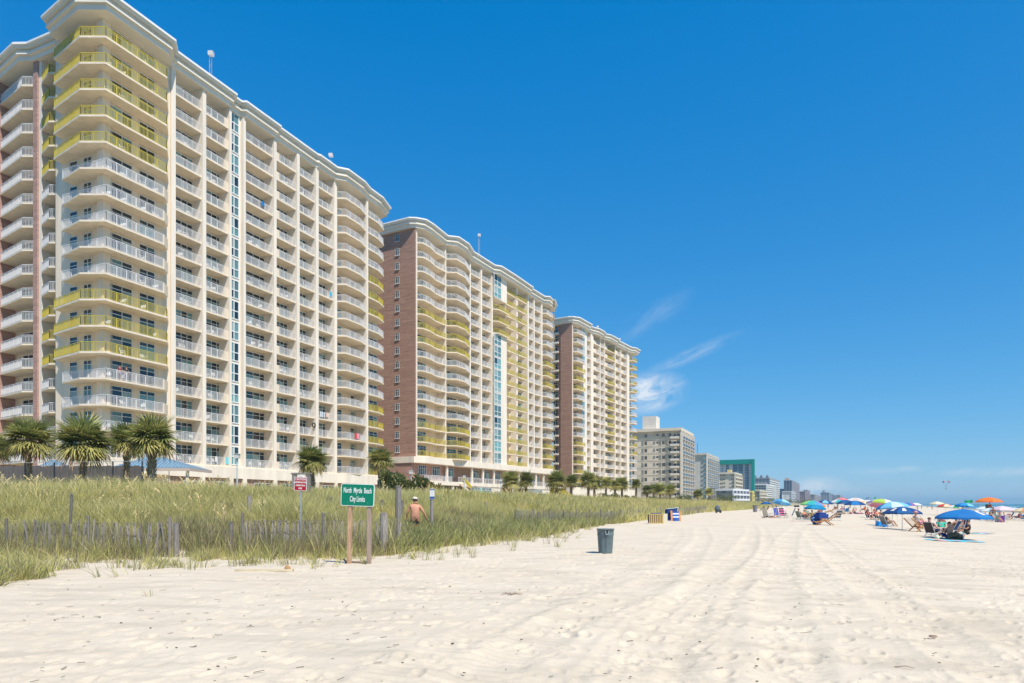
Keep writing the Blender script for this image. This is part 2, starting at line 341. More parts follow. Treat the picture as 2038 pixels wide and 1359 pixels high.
def sea():
    m = bpy.data.materials.new('sea_water'); m.use_nodes = True; t = m.node_tree; b = t.nodes['Principled BSDF']; b.inputs['Roughness'].default_value = .22
    b.inputs['Specular IOR Level'].default_value = .35
    a = t.nodes.new('ShaderNodeAttribute'); a.attribute_name = 'foam'
    r = t.nodes.new('ShaderNodeValToRGB'); t.links.new(a.outputs['Fac'], r.inputs[0]); e = r.color_ramp.elements
    e[0].position, e[0].color, e[1].position, e[1].color = .45, (.035, .15, .16, 1), .7, (.75, .78, .78, 1)
    n = t.nodes.new('ShaderNodeTexNoise'); n.inputs['Scale'].default_value = .25; n.inputs['Detail'].default_value = 6
    tcn = t.nodes.new('ShaderNodeTexCoord'); t.links.new(tcn.outputs['Object'], n.inputs['Vector'])
    mxx = t.nodes.new('ShaderNodeMixRGB'); mxx.blend_type = 'MULTIPLY'; mxx.inputs[0].default_value = .7; t.links.new(r.outputs[0], mxx.inputs[1])
    r2 = t.nodes.new('ShaderNodeValToRGB'); r2.color_ramp.elements[0].color = (.6,.75,.8,1); r2.color_ramp.elements[1].color = (1.2,1.2,1.1,1); t.links.new(n.outputs[0], r2.inputs[0]); t.links.new(r2.outputs[0], mxx.inputs[2])
    t.links.new(mxx.outputs[0], b.inputs['Base Color'])
    n2 = t.nodes.new('ShaderNodeTexNoise'); n2.inputs['Scale'].default_value = .8; n2.inputs['Detail'].default_value = 8; t.links.new(tcn.outputs['Object'], n2.inputs['Vector'])
    bp = t.nodes.new('ShaderNodeBump'); bp.inputs['Strength'].default_value = .9; bp.inputs['Distance'].default_value = .6; t.links.new(n2.outputs[0], bp.inputs['Height']); t.links.new(bp.outputs[0], b.inputs['Normal'])
    # grid in shore coordinates: a along the shore, c out to sea
    cs = np.concatenate([np.linspace(34, 130, 130)[:-1], np.geomspace(130, 8000, 60)]); As = np.concatenate([np.linspace(-200, 1500, 420)[:-1], np.linspace(1500, 9000, 60)])
    C_, A_ = np.meshgrid(cs, As, indexing='ij'); X = C_*SD[1]+A_*SD[0]; Y = -C_*SD[0]+A_*SD[1]
    ph = C_+6*vnoise(A_, C_, 60, 2)+2*vnoise(A_, C_, 14, 4)
    wv = np.maximum(0, np.sin(ph*2*math.pi/16.))**4*smooth((C_-42)/8)*smooth((130-C_)/50)
    Z = -1.42+.55*wv*(.3+.9*vnoise(A_, C_, 30, 7))+.05*vnoise(A_, C_, 4, 6)
    foam = wv*(.4+.9*vnoise(A_, C_, 18, 9))+.75*smooth((50-C_)/5)*vnoise(A_, C_, 6, 3)+.6*smooth((vnoise(A_, C_, 12, 11)-.82)/.1)*smooth((C_-60)/30)*.8
    ny, nx = X.shape; V = np.stack([X, Y, Z], -1).reshape(-1, 3); ii = np.arange(ny*nx).reshape(ny, nx)
    Fq = np.stack([ii[:-1,:-1], ii[1:,:-1], ii[1:,1:], ii[:-1,1:]], -1).reshape(-1, 4)
    me = bpy.data.meshes.new('sea'); me.from_pydata(V.tolist(), [], Fq.tolist()); me.polygons.foreach_set('use_smooth', [True]*len(Fq))
    at_ = me.attributes.new('foam', 'FLOAT', 'POINT'); at_.data.foreach_set('value', foam.astype(np.float32).ravel())
    me.materials.append(m); kind(link('sea', me), 'structure')
sea()
# ---------------------------------------------------------------- resort towers
H = 2.85
ORD = ['ground', 'first', 'second', 'third', 'fourth', 'fifth', 'sixth', 'seventh', 'eighth', 'ninth', 'tenth', 'eleventh', 'twelfth', 'thirteenth', 'fourteenth', 'fifteenth', 'sixteenth', 'seventeenth']
def offset_line(pts, d):                          # push an open polyline d metres to its right-hand (outer) side
    out = []; n = len(pts)
    for i, p in enumerate(pts):
        ds = []
        for a, b in ((i-1, i), (i, i+1)):
            if 0 <= a and b < n:
                v = Vector((pts[b][0]-pts[a][0], pts[b][1]-pts[a][1])).normalized(); ds.append(Vector((v.y, -v.x)))
        nn = ds[0] if len(ds) == 1 else (ds[0]+ds[1]).normalized(); k = 1 if len(ds) == 1 else 1/max(.5, nn.dot(ds[0]))
        out.append((p[0]+nn.x*d*k, p[1]+nn.y*d*k))
    return out
def rail_mesh(name, pts, material, hgt=1.05, step=.165, post=1.25, inset=.1):
    m = MB(); pts = offset_line(pts, -inset)
    for a, b in zip(pts[:-1], pts[1:]):
        L = math.hypot(b[0]-a[0], b[1]-a[1])
        if L < .05: continue
        P = lambda t, z: (a[0]+(b[0]-a[0])*t, a[1]+(b[1]-a[1])*t, z)
        m.bar(P(0, hgt), P(1, hgt), .07, .06); m.bar(P(0, .1), P(1, .1), .05, .04); m.bar(P(0, hgt-.14), P(1, hgt-.14), .03, .03)
        n = max(1, round(L/post))
        for k in range(n+1): m.bar(P(k/n, 0), P(k/n, hgt), .065, .065)
        nb = int(L/step)
        for k in range(1, nb):
            x, y, _ = P(k/nb, 0); m.box(x-.018, y-.018, .1, x+.018, y+.018, hgt-.14, caps=False)
    return m.mesh(name, material)
def window_meshes(w_, h_, cols, transom=None, pale=False, dark=False):
    """panes (list of variants) and the frame of a window lying in the local XZ plane, outside towards -Y"""
    vs = []
    edges = [0]+list(cols)+[w_]; rows = [0]+([transom] if transom else [])+[h_]
    for var in range(4):
        m = MB()
        for i in range(len(edges)-1):
            for j in range(len(rows)-1):
                r = random.random(); mi = 0 if r < (.2 if pale else .42) else (1 if r < (.6 if pale else .82) else 2)
                if j == 1 and not pale: mi = 0 if r < .75 else 1
                if dark: mi = 0
                m.face([(edges[i], .04, rows[j]), (edges[i+1], .04, rows[j]), (edges[i+1], .04, rows[j+1]), (edges[i], .04, rows[j+1])], mi)
        vs.append(m.mesh('window', [GDARK, GCURT, GPALE]))
    f = MB(); t = .12 if pale else (.055 if w_ > 1.2 else .035)
    for e in edges: f.box(e-t/2, -.03, 0, e+t/2, .035, h_)
    for r in rows: f.box(-t/2+.001, -.028, r-t/2, w_+t/2-.001, .033, r+t/2)
    return vs, f.mesh('frame', TRIMW)
class Tower:
    def __init__(s, label, px, Y, V, z0, nf, base, name='resort_tower'):
        s.X0, s.Y0 = (px-CX)/F*Y, Y; L = math.hypot(V-CX, F); s.u = ((V-CX)/L, F/L); s.v = (-s.u[1], s.u[0])
        s.z0, s.nf, s.base = z0, nf, base; s.top = z0+nf*H
        s.root = thing(name, label, 'building', (s.X0, s.Y0, base), math.atan2(s.u[1], s.u[0]))
        s.b0 = -base
    def S(s, px, y=0.):
        k = (px-CX)/F; return (k*(s.Y0+y*s.v[1])-(s.X0+y*s.v[0]))/(s.u[0]-k*s.u[1])
    def L(s, px, Y):
        dx, dy = (px-CX)/F*Y-s.X0, Y-s.Y0; return (dx*s.u[0]+dy*s.u[1], dx*s.v[0]+dy*s.v[1])
    def W(s, x, y, z): return (s.X0+s.u[0]*x+s.v[0]*y, s.Y0+s.u[1]*x+s.v[1]*y, z)
    def part(s, name, mb, mats, parent=None, z=0): return mb.build(name, mats, parent or s.root, (0, 0, z+s.b0))
    def balconies(s, outline, back, pattern, floors=None, solid=None, label=None):
        """outline: front polyline (local), back: polyline closing the slab; solid: (i, side) segments that are parapet wall"""
        m = MB(); m.prism(list(outline)+list(back), -.2, 0); slab = m.mesh('balcony', SLAB)
        rl = list(outline); par = None
        if solid:
            pm = MB(); keep = []
            for a, b in solid:
                d = Vector((b[0]-a[0], b[1]-a[1])).normalized(); nn = Vector((-d.y, d.x))*.14
                pm.prism([a, b, (b[0]+nn.x, b[1]+nn.y), (a[0]+nn.x, a[1]+nn.y)], 0, 1.06)
            par = pm.mesh('parapet', CREAM); rl = solid_rail(outline, solid)
        rw = rail_mesh('railing', rl, RWHITE); ry = rail_mesh('railing', rl, RYEL)
        for k in (floors if floors is not None else range(s.nf)):
            c = pattern[s.nf-1-k] if pattern else 'w'
            o = link('balcony', slab, s.root, (0, 0, s.z0+k*H+s.b0))
            r = link('railing', ry if c == 'y' else rw, o)
            if c == 'y': r['label'] = 'yellow painted railing'
            if par: link('parapet', par, o)
    def windows(s, p0, p1, w_, hz=(.06, 2.38), cols=None, transom=1.86, floors=None, name='window'):
        """window on the wall line p0->p1 (local, seen from its right-hand side), filling it"""
        L = math.hypot(p1[0]-p0[0], p1[1]-p0[1]); a = math.atan2(p1[1]-p0[1], p1[0]-p0[0])
        if cols is None: cols = [L*.34, L*.67] if L > 2.2 else [L*.5]
        vs, fr = window_meshes(L, hz[1]-hz[0], cols, transom)
        nx, ny = (p1[1]-p0[1])/L*.05, -(p1[0]-p0[0])/L*.05
        for k in (floors if floors is not None else range(s.nf)):
            o = link(name, random.choice(vs), s.root, (p0[0]+nx, p0[1]+ny, s.z0+k*H+hz[0]+s.b0), (0, 0, a)); link('frame', fr, o)
    def fin(s, x0, x1, y0, y1, z0=None, z1=None, m=None, name='pilaster'):
        q = MB(); q.box(x0, y0, s.z0-.3 if z0 is None else z0, x1, y1, (s.top-.02) if z1 is None else z1); return s.part(name, q, m or FIN)
    def cornice(s, line, back):
        zt = s.top
        for nm, d, z0, z1, mt in (('frieze', .12, -.18, .42, CORN), ('cornice', .45, .42, .72, CORN), ('cornice', .26, .72, 1.05, CORN), ('cornice', .62, 1.05, 1.35, CORN), ('roof_edge', .86, 1.35, 1.6, ROOFT)):
            q = MB(); q.prism(offset_line(line, d)+list(back), zt+z0, zt+z1); s.part(nm, q, mt)
def solid_rail(outline, solid):
    # the rail runs only over the part of the (single-segment) outline that is not parapet
    (x0, y0), (x1, y1) = outline[0], outline[-1]
    for a, b in solid:
        if abs(a[0]-x0) < .05: x0, y0 = b
        elif abs(b[0]-x1) < .05: x1, y1 = a
    mid = [p for p in outline[1:-1] if x0 < p[0] < x1]
    return [(x0, y0)]+mid+[(x1, y1)]
DB = 1.7                                          # depth of the balconies
GROUND_B = 1.2
# ---- nearest tower
T1 = Tower('nearest cream resort tower with a rounded corner of yellow and white balconies, behind the palms', 348, 82.6, 1600, 6.72, 17, GROUND_B)
S = T1.S
def rec_bay(T, px0, px1, wins, pat=None, y=0., left=0, right=0, floors=None):
    x0, x1 = T.S(px0, y), T.S(px1, y); sol = []
    if left: sol.append(((x0, y), (T.S(left, y), y)))
    if right: sol.append(((T.S(right, y), y), (x1, y)))
    T.balconies([(x0, y), (x1, y)], [(x1, DB), (x0, DB)], pat, floors, sol)
    for a, b in wins: T.windows((T.S(a, DB), DB), (T.S(b, DB), DB), 0, floors=floors)
PC = 'yyyyywwwwwyyywwww'
# walls
xe = S(767)+.2
q = MB(); q.prism([(-9.2, 0), (S(459), 0), (S(459), DB), (xe, DB), (xe, 20), (-6.2, 24.4), (-6.2, 7.4), (-9.2, 7.4)], GROUND_B-1, T1.top+.3); 
body = MB(); body.prism([(-9.2, -.1), (-.75, -.1), (-.75, DB), (xe-.4, DB), (xe-.4, 20), (-5.4, 26), (-5.4, 8.2), (-9.2, 8.2)], GROUND_B-.6, T1.top+.4); T1.part('wall', body, CREAM)
fins = [(338,347),(400.6,407.7),(454,458.5),(482,486.5),(542.7,548),(588.7,594),(626.3,631.8),(663,668.6),(721,724.5)]
for i, (a, b) in enumerate(fins):
    yb = -.25 if i not in (8,) else -.9
    T1.fin(S(a), S(b), yb, DB+.05, z0=5.0)
rec_bay(T1, 347, 400.6, [(347.5, 383)]); rec_bay(T1, 407.7, 454, [(409, 441)], right=447)
rec_bay(T1, 486.5, 542.7, [(489, 529)]); rec_bay(T1, 548, 588.7, [(549, 571)], left=556); rec_bay(T1, 594, 626.3, [(594.5, 614)]); rec_bay(T1, 631.8, 663, [(632.5, 650)])
g0, g1 = S(668.6), S(721)
OG = [(g0, 0), (g0+.75, -1.45), (g1-2.6, -1.45), (g1, -.75)]
T1.balconies(OG, [(g1, DB), (g0, DB)], None); T1.windows((S(670, DB), DB), (S(679, DB), DB), 0, cols=[]); T1.windows((S(697, DB), DB), (S(716.5, DB), DB), 0)
h0, h1 = S(724.5), S(752.7, -.75)
OH = [(h0, -.75), (h1, -.75), (S(767, -.2), .1), (xe+.1, 1.0)]
T1.balconies(OH, [(xe, DB), (h0, DB)], 'wwwwyyywwwwwyyyyy'); T1.windows((S(726, DB), DB), (S(750, DB), DB), 0)
# glazed stair strip between two pilasters
q = MB(); q.box(S(458.5), .35, 5, S(482), DB+.02, T1.top); T1.part('stair_wall', q, FIN)
vs, fr = window_meshes(S(475, .3)-S(460.2, .3), 2.45, [(S(475, .3)-S(460.2, .3))*.36], 1.1, True)
for k in range(17):
    o = link('window', random.choice(vs), T1.root, (S(460.2, .3), .29, T1.z0+k*H+.2+T1.b0)); link('frame', fr, o)
# rounded corner
OCY = [(-10.1, 7.15), (-11.3, .86), (-10.15, -1.75), (-2.5, -1.75), (-1.0, -.12)]
OCW = [(-10.4, 5.2), (-11.3, .86), (-10.15, -1.75), (-2.9, -1.75), (-1.6, -.75)]
fy = [16-i for i, c in enumerate(PC) if c == 'y']; fw = [16-i for i, c in enumerate(PC) if c == 'w']
T1.balconies(OCY, [(-1.0, 0), (-9.2, 0), (-9.2, 7.15)], PC, fy)
T1.balconies(OCW, [(-1.6, 0), (-9.2, 0), (-9.2, 5.2)], PC, fw, solid=[((-2.9, -1.75), (-1.6, -.75))])
c0 = lambda px: (S(px, -.1), -.1)
T1.windows(c0(200), c0(262), 0, cols=None); T1.windows(c0(277), c0(307), 0)
T1.windows((-9.2, 5.6), (-9.2, 4.3), 0, cols=[]); T1.windows((-9.2, 3.2), (-9.2, 1.9), 0, cols=[.65])
q = MB(); q.box(-9.62, -.5, 5, -8.7, .5, T1.top); T1.part('corner_column', q, CREAM)
# recessed balconies beside the pink pilaster
OR_ = [(-7.9, 12.9), (-8.7, 10.3), (-7.9, 8.3)]
T1.balconies(OR_, [(-5.4, 8.3), (-5.4, 12.9)], PC); T1.windows((-5.42, 12.2), (-5.42, 9.2), 0)
T1.fin(-7.8, -5.4, 13.0, 13.55, z0=5.0, m=FIN); T1.fin(-8.0, -5.0, 13.55, 14.35, z0=2.0, m=BRICKP, name='brick_pilaster')
OL = [(-7.2, 22.3), (-8.5, 15.7), (-7.9, 14.4)]
T1.balconies(OL, [(-5.4, 14.4), (-5.4, 22.3)], None); T1.windows((-5.42, 20.6), (-5.42, 17.2), 0)
T1.fin(-7.6, -5.0, 22.3, 23.3, z0=2.0, m=BRICKP, name='brick_pilaster')
T1.cornice([(-7.4, 26), (-7.4, 22.5), (-8.7, 15.7), (-8.1, 14.2), (-8.1, 8.4), (-10.2, 7.4), (-11.4, .8), (-10.2, -1.85), (-2.4, -1.85), (-.9, -.4), (S(454), -.4), (S(459), .2), (S(481), .2), (S(484), -.4), (S(543), -.4), (S(545), -.1), (S(626), -.1), (S(629), -.35), (S(663), -.35), (g0+.6, -1.55), (g1-2.4, -1.55), (g1, -.95), (h1, -.95), (xe+.2, .1), (xe+.6, 1.6)],
           [(xe+.4, 19), (-5.4, 27)])
# podium: white band, brick base with french doors
q = MB(); q.prism([(-12.2, 6.5), (-11.4, .86), (-10.2, -1.9), (-2.5, -1.9), (-1.0, -.35), (g0, -.35), (g0+.7, -1.5), (h1, -1.0), (xe+.3, .2), (xe+.3, 3), (-9, 8)], 5.0, 6.5); T1.part('podium_band', q, FIN)
q = MB(); q.prism([(-9.4, 6), (-9.4, -.02), (xe, -.02), (xe, DB+.02), (-5, DB+.02)], GROUND_B-.5, 5.0); T1.part('podium_wall', q, BRICKP)
for px in (400, 457, 484, 545, 591, 629, 666, 722): q = MB(); q.box(S(px)-.35, -.35, GROUND_B-.5, S(px)+.35, 0, 5.0); T1.part('podium_pier', q, FIN)
vs2, fr2 = window_meshes(3.0, 2.2, [.75, 1.5, 2.25], 1.5)
for px in (365, 425, 505, 560, 600, 640, 672, 690, 735):
    o = link('window', vs2[0], T1.root, (S(px), -.10, 2.3+T1.b0)); link('frame', fr2, o)
# ---- second tower
T2 = Tower('middle resort tower with a tall red brick end wall, behind its own terrace', 827, 134, 1750, 11.2, 16, GROUND_B)
S2 = T2.S; P2 = 'wwwwwyyywwwwwyyy'
x_end = S2(1104)
body = MB(); body.prism([(0, DB), (x_end-.3, DB), (x_end-.3, 20), (0, 20)], GROUND_B-.6, T2.top+.4); T2.part('wall', body, CREAM)
q = MB(); q.box(-.4, -.2, 9.9, -.05, 19, T2.top+.02); T2.part('brick_end_wall', q, BRICK)
vs, fr = window_meshes(.95, 1.35, [.48], .9, dark=True); 
ye = (lambda px: T2.L(px, 0)) 
def end_y(T, px):                                 # where a pixel ray meets the end wall x=-.4
    k = (px-CX)/F; x = -.4; return ((T.X0+x*T.u[0])-k*(T.Y0+x*T.u[1]))/(k*T.v[1]-T.v[0])
yw = end_y(T2, 791)
sill = MB(); sill.box(-.1, -.1, -.1, 1.05, .03, 0); sm = sill.mesh('sill', TRIMW)
for k in range(16):
    o = link('window', vs[k % 4], T2.root, (-.47, yw+.5, T2.z0+k*H+.75+T2.b0), (0, 0, -math.pi/2)); link('frame', fr, o); link('sill', sm, o)
def bays2(T, rows, brickbay=None):
    for r in rows: r()
T2.fin(-.05, .3, -.22, DB+.05, z0=9.9)
for a, b in ((884.7,886.2),(933,935.3),(955,957.8),(976.7,979),(1003.5,1004.8),(1026,1029),(1048.5,1051),(1061,1062.6),(1076,1078),(1095,1095.8)):
    T2.fin(S2(a), S2(b), -.25, DB+.05, z0=9.9)
a0, a1 = S2(828), S2(884.7)
T2.balconies([(a0, -.1), (a0+.9, -1.1), (a0+3.2, -1.1), (a0+6.4, -.35), (a1, -.35)], [(a1, DB), (a0, DB)], P2); T2.windows((S2(829, DB), DB), (S2(847, DB), DB), 0)
b0_, b1_ = S2(886.2), S2(933)
T2.balconies([(b0_, -.3), (b0_+1.2, -2.1), (b0_+4.8, -2.0), (b1_, -.4)], [(b1_, DB), (b0_, DB)], P2); T2.windows((S2(889, DB), DB), (S2(907, DB), DB), 0); T2.windows((S2(911, DB), DB), (S2(922, DB), DB), 0)
rec_bay(T2, 935.3, 955, [(936, 944)]); rec_bay(T2, 957.8, 976.7, [(958, 966)])
# projecting window strip, opened to yellow balconies on three floors
s0, s1 = S2(979), S2(1003.5)
vs, fr = window_meshes(S2(997.5, -.8)-S2(983.5, -.8), 2.5, [(S2(997.5, -.8)-S2(983.5, -.8))/2], 1.0, True)
for k in range(16):
    if 16-k in (3, 4, 5): continue
    q = MB(); q.box(s0+.02, -.75, T2.z0+k*H-.2, s1-.02, DB, T2.z0+(k+1)*H-.2+.001); T2.part('window_bay', q, FIN)
    o = link('window', random.choice(vs), T2.root, (S2(983.5, -.8), -.8, T2.z0+k*H+.1+T2.b0)); link('frame', fr, o)
T2.balconies([(s0, -.3), (s0+.9, -1.3), (s1, -1.3)], [(s1, DB), (s0, DB)], 'y'*16, [11, 12, 13]); T2.windows((S2(981, DB), DB), (S2(990, DB), DB), 0, floors=[11, 12, 13])
rec_bay(T2, 1004.8, 1026, [(1005, 1008)], 'y'*16, -.4); rec_bay(T2, 1029, 1048.5, [(1029, 1044)], 'y'*16, -.4)
rec_bay(T2, 1051, 1061, [(1051, 1054)]); rec_bay(T2, 1062.6, 1076, [(1062.6, 1067)])
i0, i1 = S2(1078), S2(1095)
T2.balconies([(i0, -.3), (i0+.6, -1.2), (i1, -.9)], [(i1, DB), (i0, DB)], P2); T2.windows((S2(1079, DB), DB), (S2(1087, DB), DB), 0)
T2.balconies([(i1+.3, -.9), (S2(1104.4, -1.6), -1.6), (x_end+.3, .3)], [(x_end, DB), (i1+.3, DB)], P2); T2.windows((S2(1096.5, DB), DB), (S2(1101, DB), DB), 0)
T2.cornice([(-.9, 18.6), (-.9, .6), (-.3, -.3), (a0+.9, -1.3), (a0+3.2, -1.3), (a1-.3, -.5), (b0_+1.1, -2.2), (b0_+4.9, -2.1), (b1_, -.6), (s0-.4, -.5), (s0+1, -1.5), (s1+2.0, -1.5), (S2(1048), -1.1), (S2(1051), -.4), (i0, -.4), (i0+.9, -1.5), (i1, -1.2), (S2(1104, -1.7), -1.7), (x_end+.6, .3)], [(x_end+.5, 18.5)])
q = MB(); q.prism([(-1.0, 14), (-1.0, -.4), (a0+1, -1.7), (a0+8, -1.3), (s0, -1.4), (x_end+.2, -1.2), (x_end+.2, 14)], 9.75, 11.0); T2.part('podium_band', q, FIN)
q = MB(); q.box(-.8, .4, GROUND_B-.6, a1, 14, 9.76); T2.part('podium_wall', q, BRICKP)
q = MB(); q.box(a1, 1.7, GROUND_B-.6, x_end, 14, 9.76); T2.part('podium_wall', q, BRICKP)
vs, fr = window_meshes(2.6, 1.9, [.65, 1.3, 1.95], 1.3)
for px, y in ((833, .33), (861, .33), (889, 1.63), (940, 1.63), (962, 1.63), (985, 1.63), (1051, 1.63), (1064, 1.63)):
    o = link('window', vs[1], T2.root, (S2(px, y), y, 7.5+T2.b0)); link('frame', fr, o)
q = MB(); q.box(-.5, -2.6, 5.4, x_end, .4, 6.2); T2.part('terrace', q, FIN)
T2.part('railing', (lambda m: m)(MB()), RWHITE) if False else None
r = rail_mesh('railing', [(-.4, -2.6), (S2(880), -2.6)], RWHITE); link('railing', r, T2.root, (0, 0, 6.2+T2.b0))
r = rail_mesh('railing', [(S2(893), -2.6), (x_end, -2.6)], RWHITE, step=.3); link('railing', r, T2.root, (0, 0, 6.2+T2.b0))
for px in (884, 934, 956, 978, 1004, 1028, 1050, 1062, 1077):
    q = MB(); q.box(S2(px)-.25, -2.4, GROUND_B-.6, S2(px)+.25, -1.9, 5.4); T2.part('terrace_column', q, FIN); q = MB(); q.box(S2(px)-.2, -.9, 6.2, S2(px)+.2, -.5, 9.75); T2.part('terrace_column', q, FIN)
q = MB(); q.box(S2(934), -2.45, 3.4, S2(977), -2.3, 5.4); q.box(S2(1050), -2.45, 3.4, S2(1077), -2.3, 5.4); T2.part('terrace_screen', q, FIN)
vs, fr = window_meshes(4.6, 1.7, [.6,1.2,1.7,2.3,2.9,3.4,4.0], 1.1)
for px in (935.5, 957.5, 1051, 1063.5):
    o = link('window', vs[0], T2.root, (S2(px, -2.5), -2.5, 3.45+T2.b0)); link('frame', fr, o)
# yellow stair and beach slide by the terrace
q = MB()
for k in range(12): q.box(S2(897)-.6, -2.6-.3*k-.3, 6.0-.3*(k+1), S2(897)+.9, -2.6-.3*k, 6.2-.3*(k+1))
T2.part('terrace_stair', q, CREAM)
q = MB(); q.bar((S2(897)+1.0, -2.6, 7.0), (S2(897)+1.0, -4.6, 5.0), .12, .7); o = T2.part('stair_rail', q, RYEL); o['label'] = 'yellow stair side panels'
# ---- third tower
T3 = Tower('farthest of the three resort towers, narrow brick end and many yellow balconies', 1138, 203, 1830, 8.0, 17, GROUND_B)
S3 = T3.S; x3 = S3(1262)
yq = end_y(T3, 1115.7); body = MB(); body.prism([(-.04, DB), (x3, DB), (x3, 16), (.62, 16), (.62, yq), (-.04, yq)], GROUND_B-.6, T3.top+.4); T3.part('wall', body, CREAM)
q = MB(); q.box(-.4, -.2, GROUND_B-.6, -.05, end_y(T3, 1115.7), T3.top+.02); T3.part('brick_end_wall', q, BRICK)
yq = end_y(T3, 1115.7)
q = MB(); q.box(.45, yq+.01, GROUND_B-.6, .61, yq+7, T3.top+.02); T3.part('recessed_wall', q, BRICK)
vs, fr = window_meshes(1.7, 1.9, [.85], 1.2, dark=True)
lg = MB(); lg.box(-.4, -.9, -.6, 2.2, .3, -.1); lgm = lg.mesh('ledge', CORN)
for k in range(17):
    o = link('window', vs[k % 4], T3.root, (.40, yq+3.0, T3.z0+k*H+.5+T3.b0), (0, 0, -math.pi/2)); link('frame', fr, o); link('ledge', lgm, o)
T3.fin(-.05, .35, -.22, DB+.02, z0=6)
P3a = 'wwwwyyywwwwwyyyyy'
a0, a1 = S3(1140), S3(1157)
T3.balconies([(a0, -.2), (a0+.6, -1.2), (a1, -1.2)], [(a1, DB), (a0, DB)], P3a); T3.windows((S3(1141, DB), DB), (S3(1156, DB), DB), 0)
vs, fr = window_meshes(S3(1164, -.4)-S3(1158.5, -.4), 2.5, [], 1.2, True)
q = MB(); q.box(S3(1157.2), -.35, 6, S3(1166), DB+.01, T3.top); T3.part('stair_wall', q, FIN)
for k in range(17):
    if P3a[16-k] == 'w': o = link('window', random.choice(vs), T3.root, (S3(1158.5, -.4), -.4, T3.z0+k*H+.1+T3.b0)); link('frame', fr, o)
T3.balconies([(a1+.02, -1.2), (S3(1165.5, -1.2), -1.2)], [(S3(1165.5, -1.2), -.36), (a1+.02, -.36)], P3a, [16-i for i, c in enumerate(P3a) if c == 'y'])
for a, b in ((1166,1167.3),(1175,1180),(1193.3,1194.3),(1202.3,1203.3),(1223.2,1224.3),(1234.5,1235.5),(1247,1251.5)): T3.fin(S3(a), S3(b), -.2, DB+.02, z0=5)
rec_bay(T3, 1167.3, 1175, [(1167.3, 1171)]); rec_bay(T3, 1180, 1193.3, [(1180, 1187)], left=1187); rec_bay(T3, 1194.3, 1202.3, [(1194.3, 1198)])
P3e = 'yywwyyyyyyyyywwww'
rec_bay(T3, 1203.3, 1223.2, [(1204, 1216)], P3e, left=1209); rec_bay(T3, 1224.3, 1234.5, [(1224.3, 1229)], left=1229); rec_bay(T3, 1235.5, 1247, [(1235.5, 1241)], left=1241)
h0, h1 = S3(1251.5), S3(1262)
T3.balconies([(h0, -.3), (h0+.7, -1.4), (h1-.4, -1.4), (h1+.6, .4)], [(x3, DB), (h0, DB)], 'yyyyywwwwwyyywwww'); T3.windows((S3(1252, DB), DB), (S3(1258, DB), DB), 0)
T3.cornice([(-.8, 12), (-.8, .6), (-.3, -.4), (a0+.8, -1.4), (S3(1166), -1.3), (S3(1168), -.3), (S3(1176), -.3), (S3(1183), -1.2), (S3(1192), -1.2), (S3(1200), -.4), (S3(1206), -1.3), (S3(1220), -1.3), (S3(1226), -.5), (S3(1246), -.6), (h0, -.8), (h0+1, -1.7), (h1, -1.6), (x3+1.4, .5)], [(x3+1.2, 12)])
q = MB(); q.box(-.6, -.6, GROUND_B-.6, x3+.5, DB, 6.6); T3.part('podium_wall', q, FIN)
# roof lamps
def roof_lamp(T, px, Y, ptop, pbot, lab, g='roof floodlight masts'):
    zt, zb = 1.6+(HY-ptop)/F*Y, T.top+1.8
    o = thing('roof_floodlight', lab, 'floodlight', ((px-CX)/F*Y, Y, zb), 0, g); h_ = zt-zb
    m = MB(); m.tube([(0,0,-.3),(0,0,h_)], .06, 6); m.tube([(.3,0,-.3),(.3,0,h_)], .04, 6)
    for k in range(6): m.bar((0,0,h_*k/6),(.3,0,h_*(k+1)/6),.03)
    m.build('mast', mat('galvanised', (.5,.5,.5), .4, metal=.6), o)
    m = MB(); m.box(-.1,-.35,h_-.25,.55,.25,h_+.25); m.build('lamp_head', mat('lamp_head', (.55,.53,.5), .5), o)
roof_lamp(T1, 417, 92, 107, 150, 'floodlight mast on the nearest tower roof, nearer the rounded corner')
roof_lamp(T1, 656, 115, 309, 335, 'floodlight mast on the nearest tower roof, towards its far end')
roof_lamp(T2, 952, 156, 468, 488, 'floodlight mast on the roof of the middle tower')
roof_lamp(T3, 1188, 218, 650, 662, 'floodlight mast on the third tower roof, nearer the brick end')
roof_lamp(T3, 1232, 240, 675, 688, 'floodlight mast on the third tower roof, at its far end')
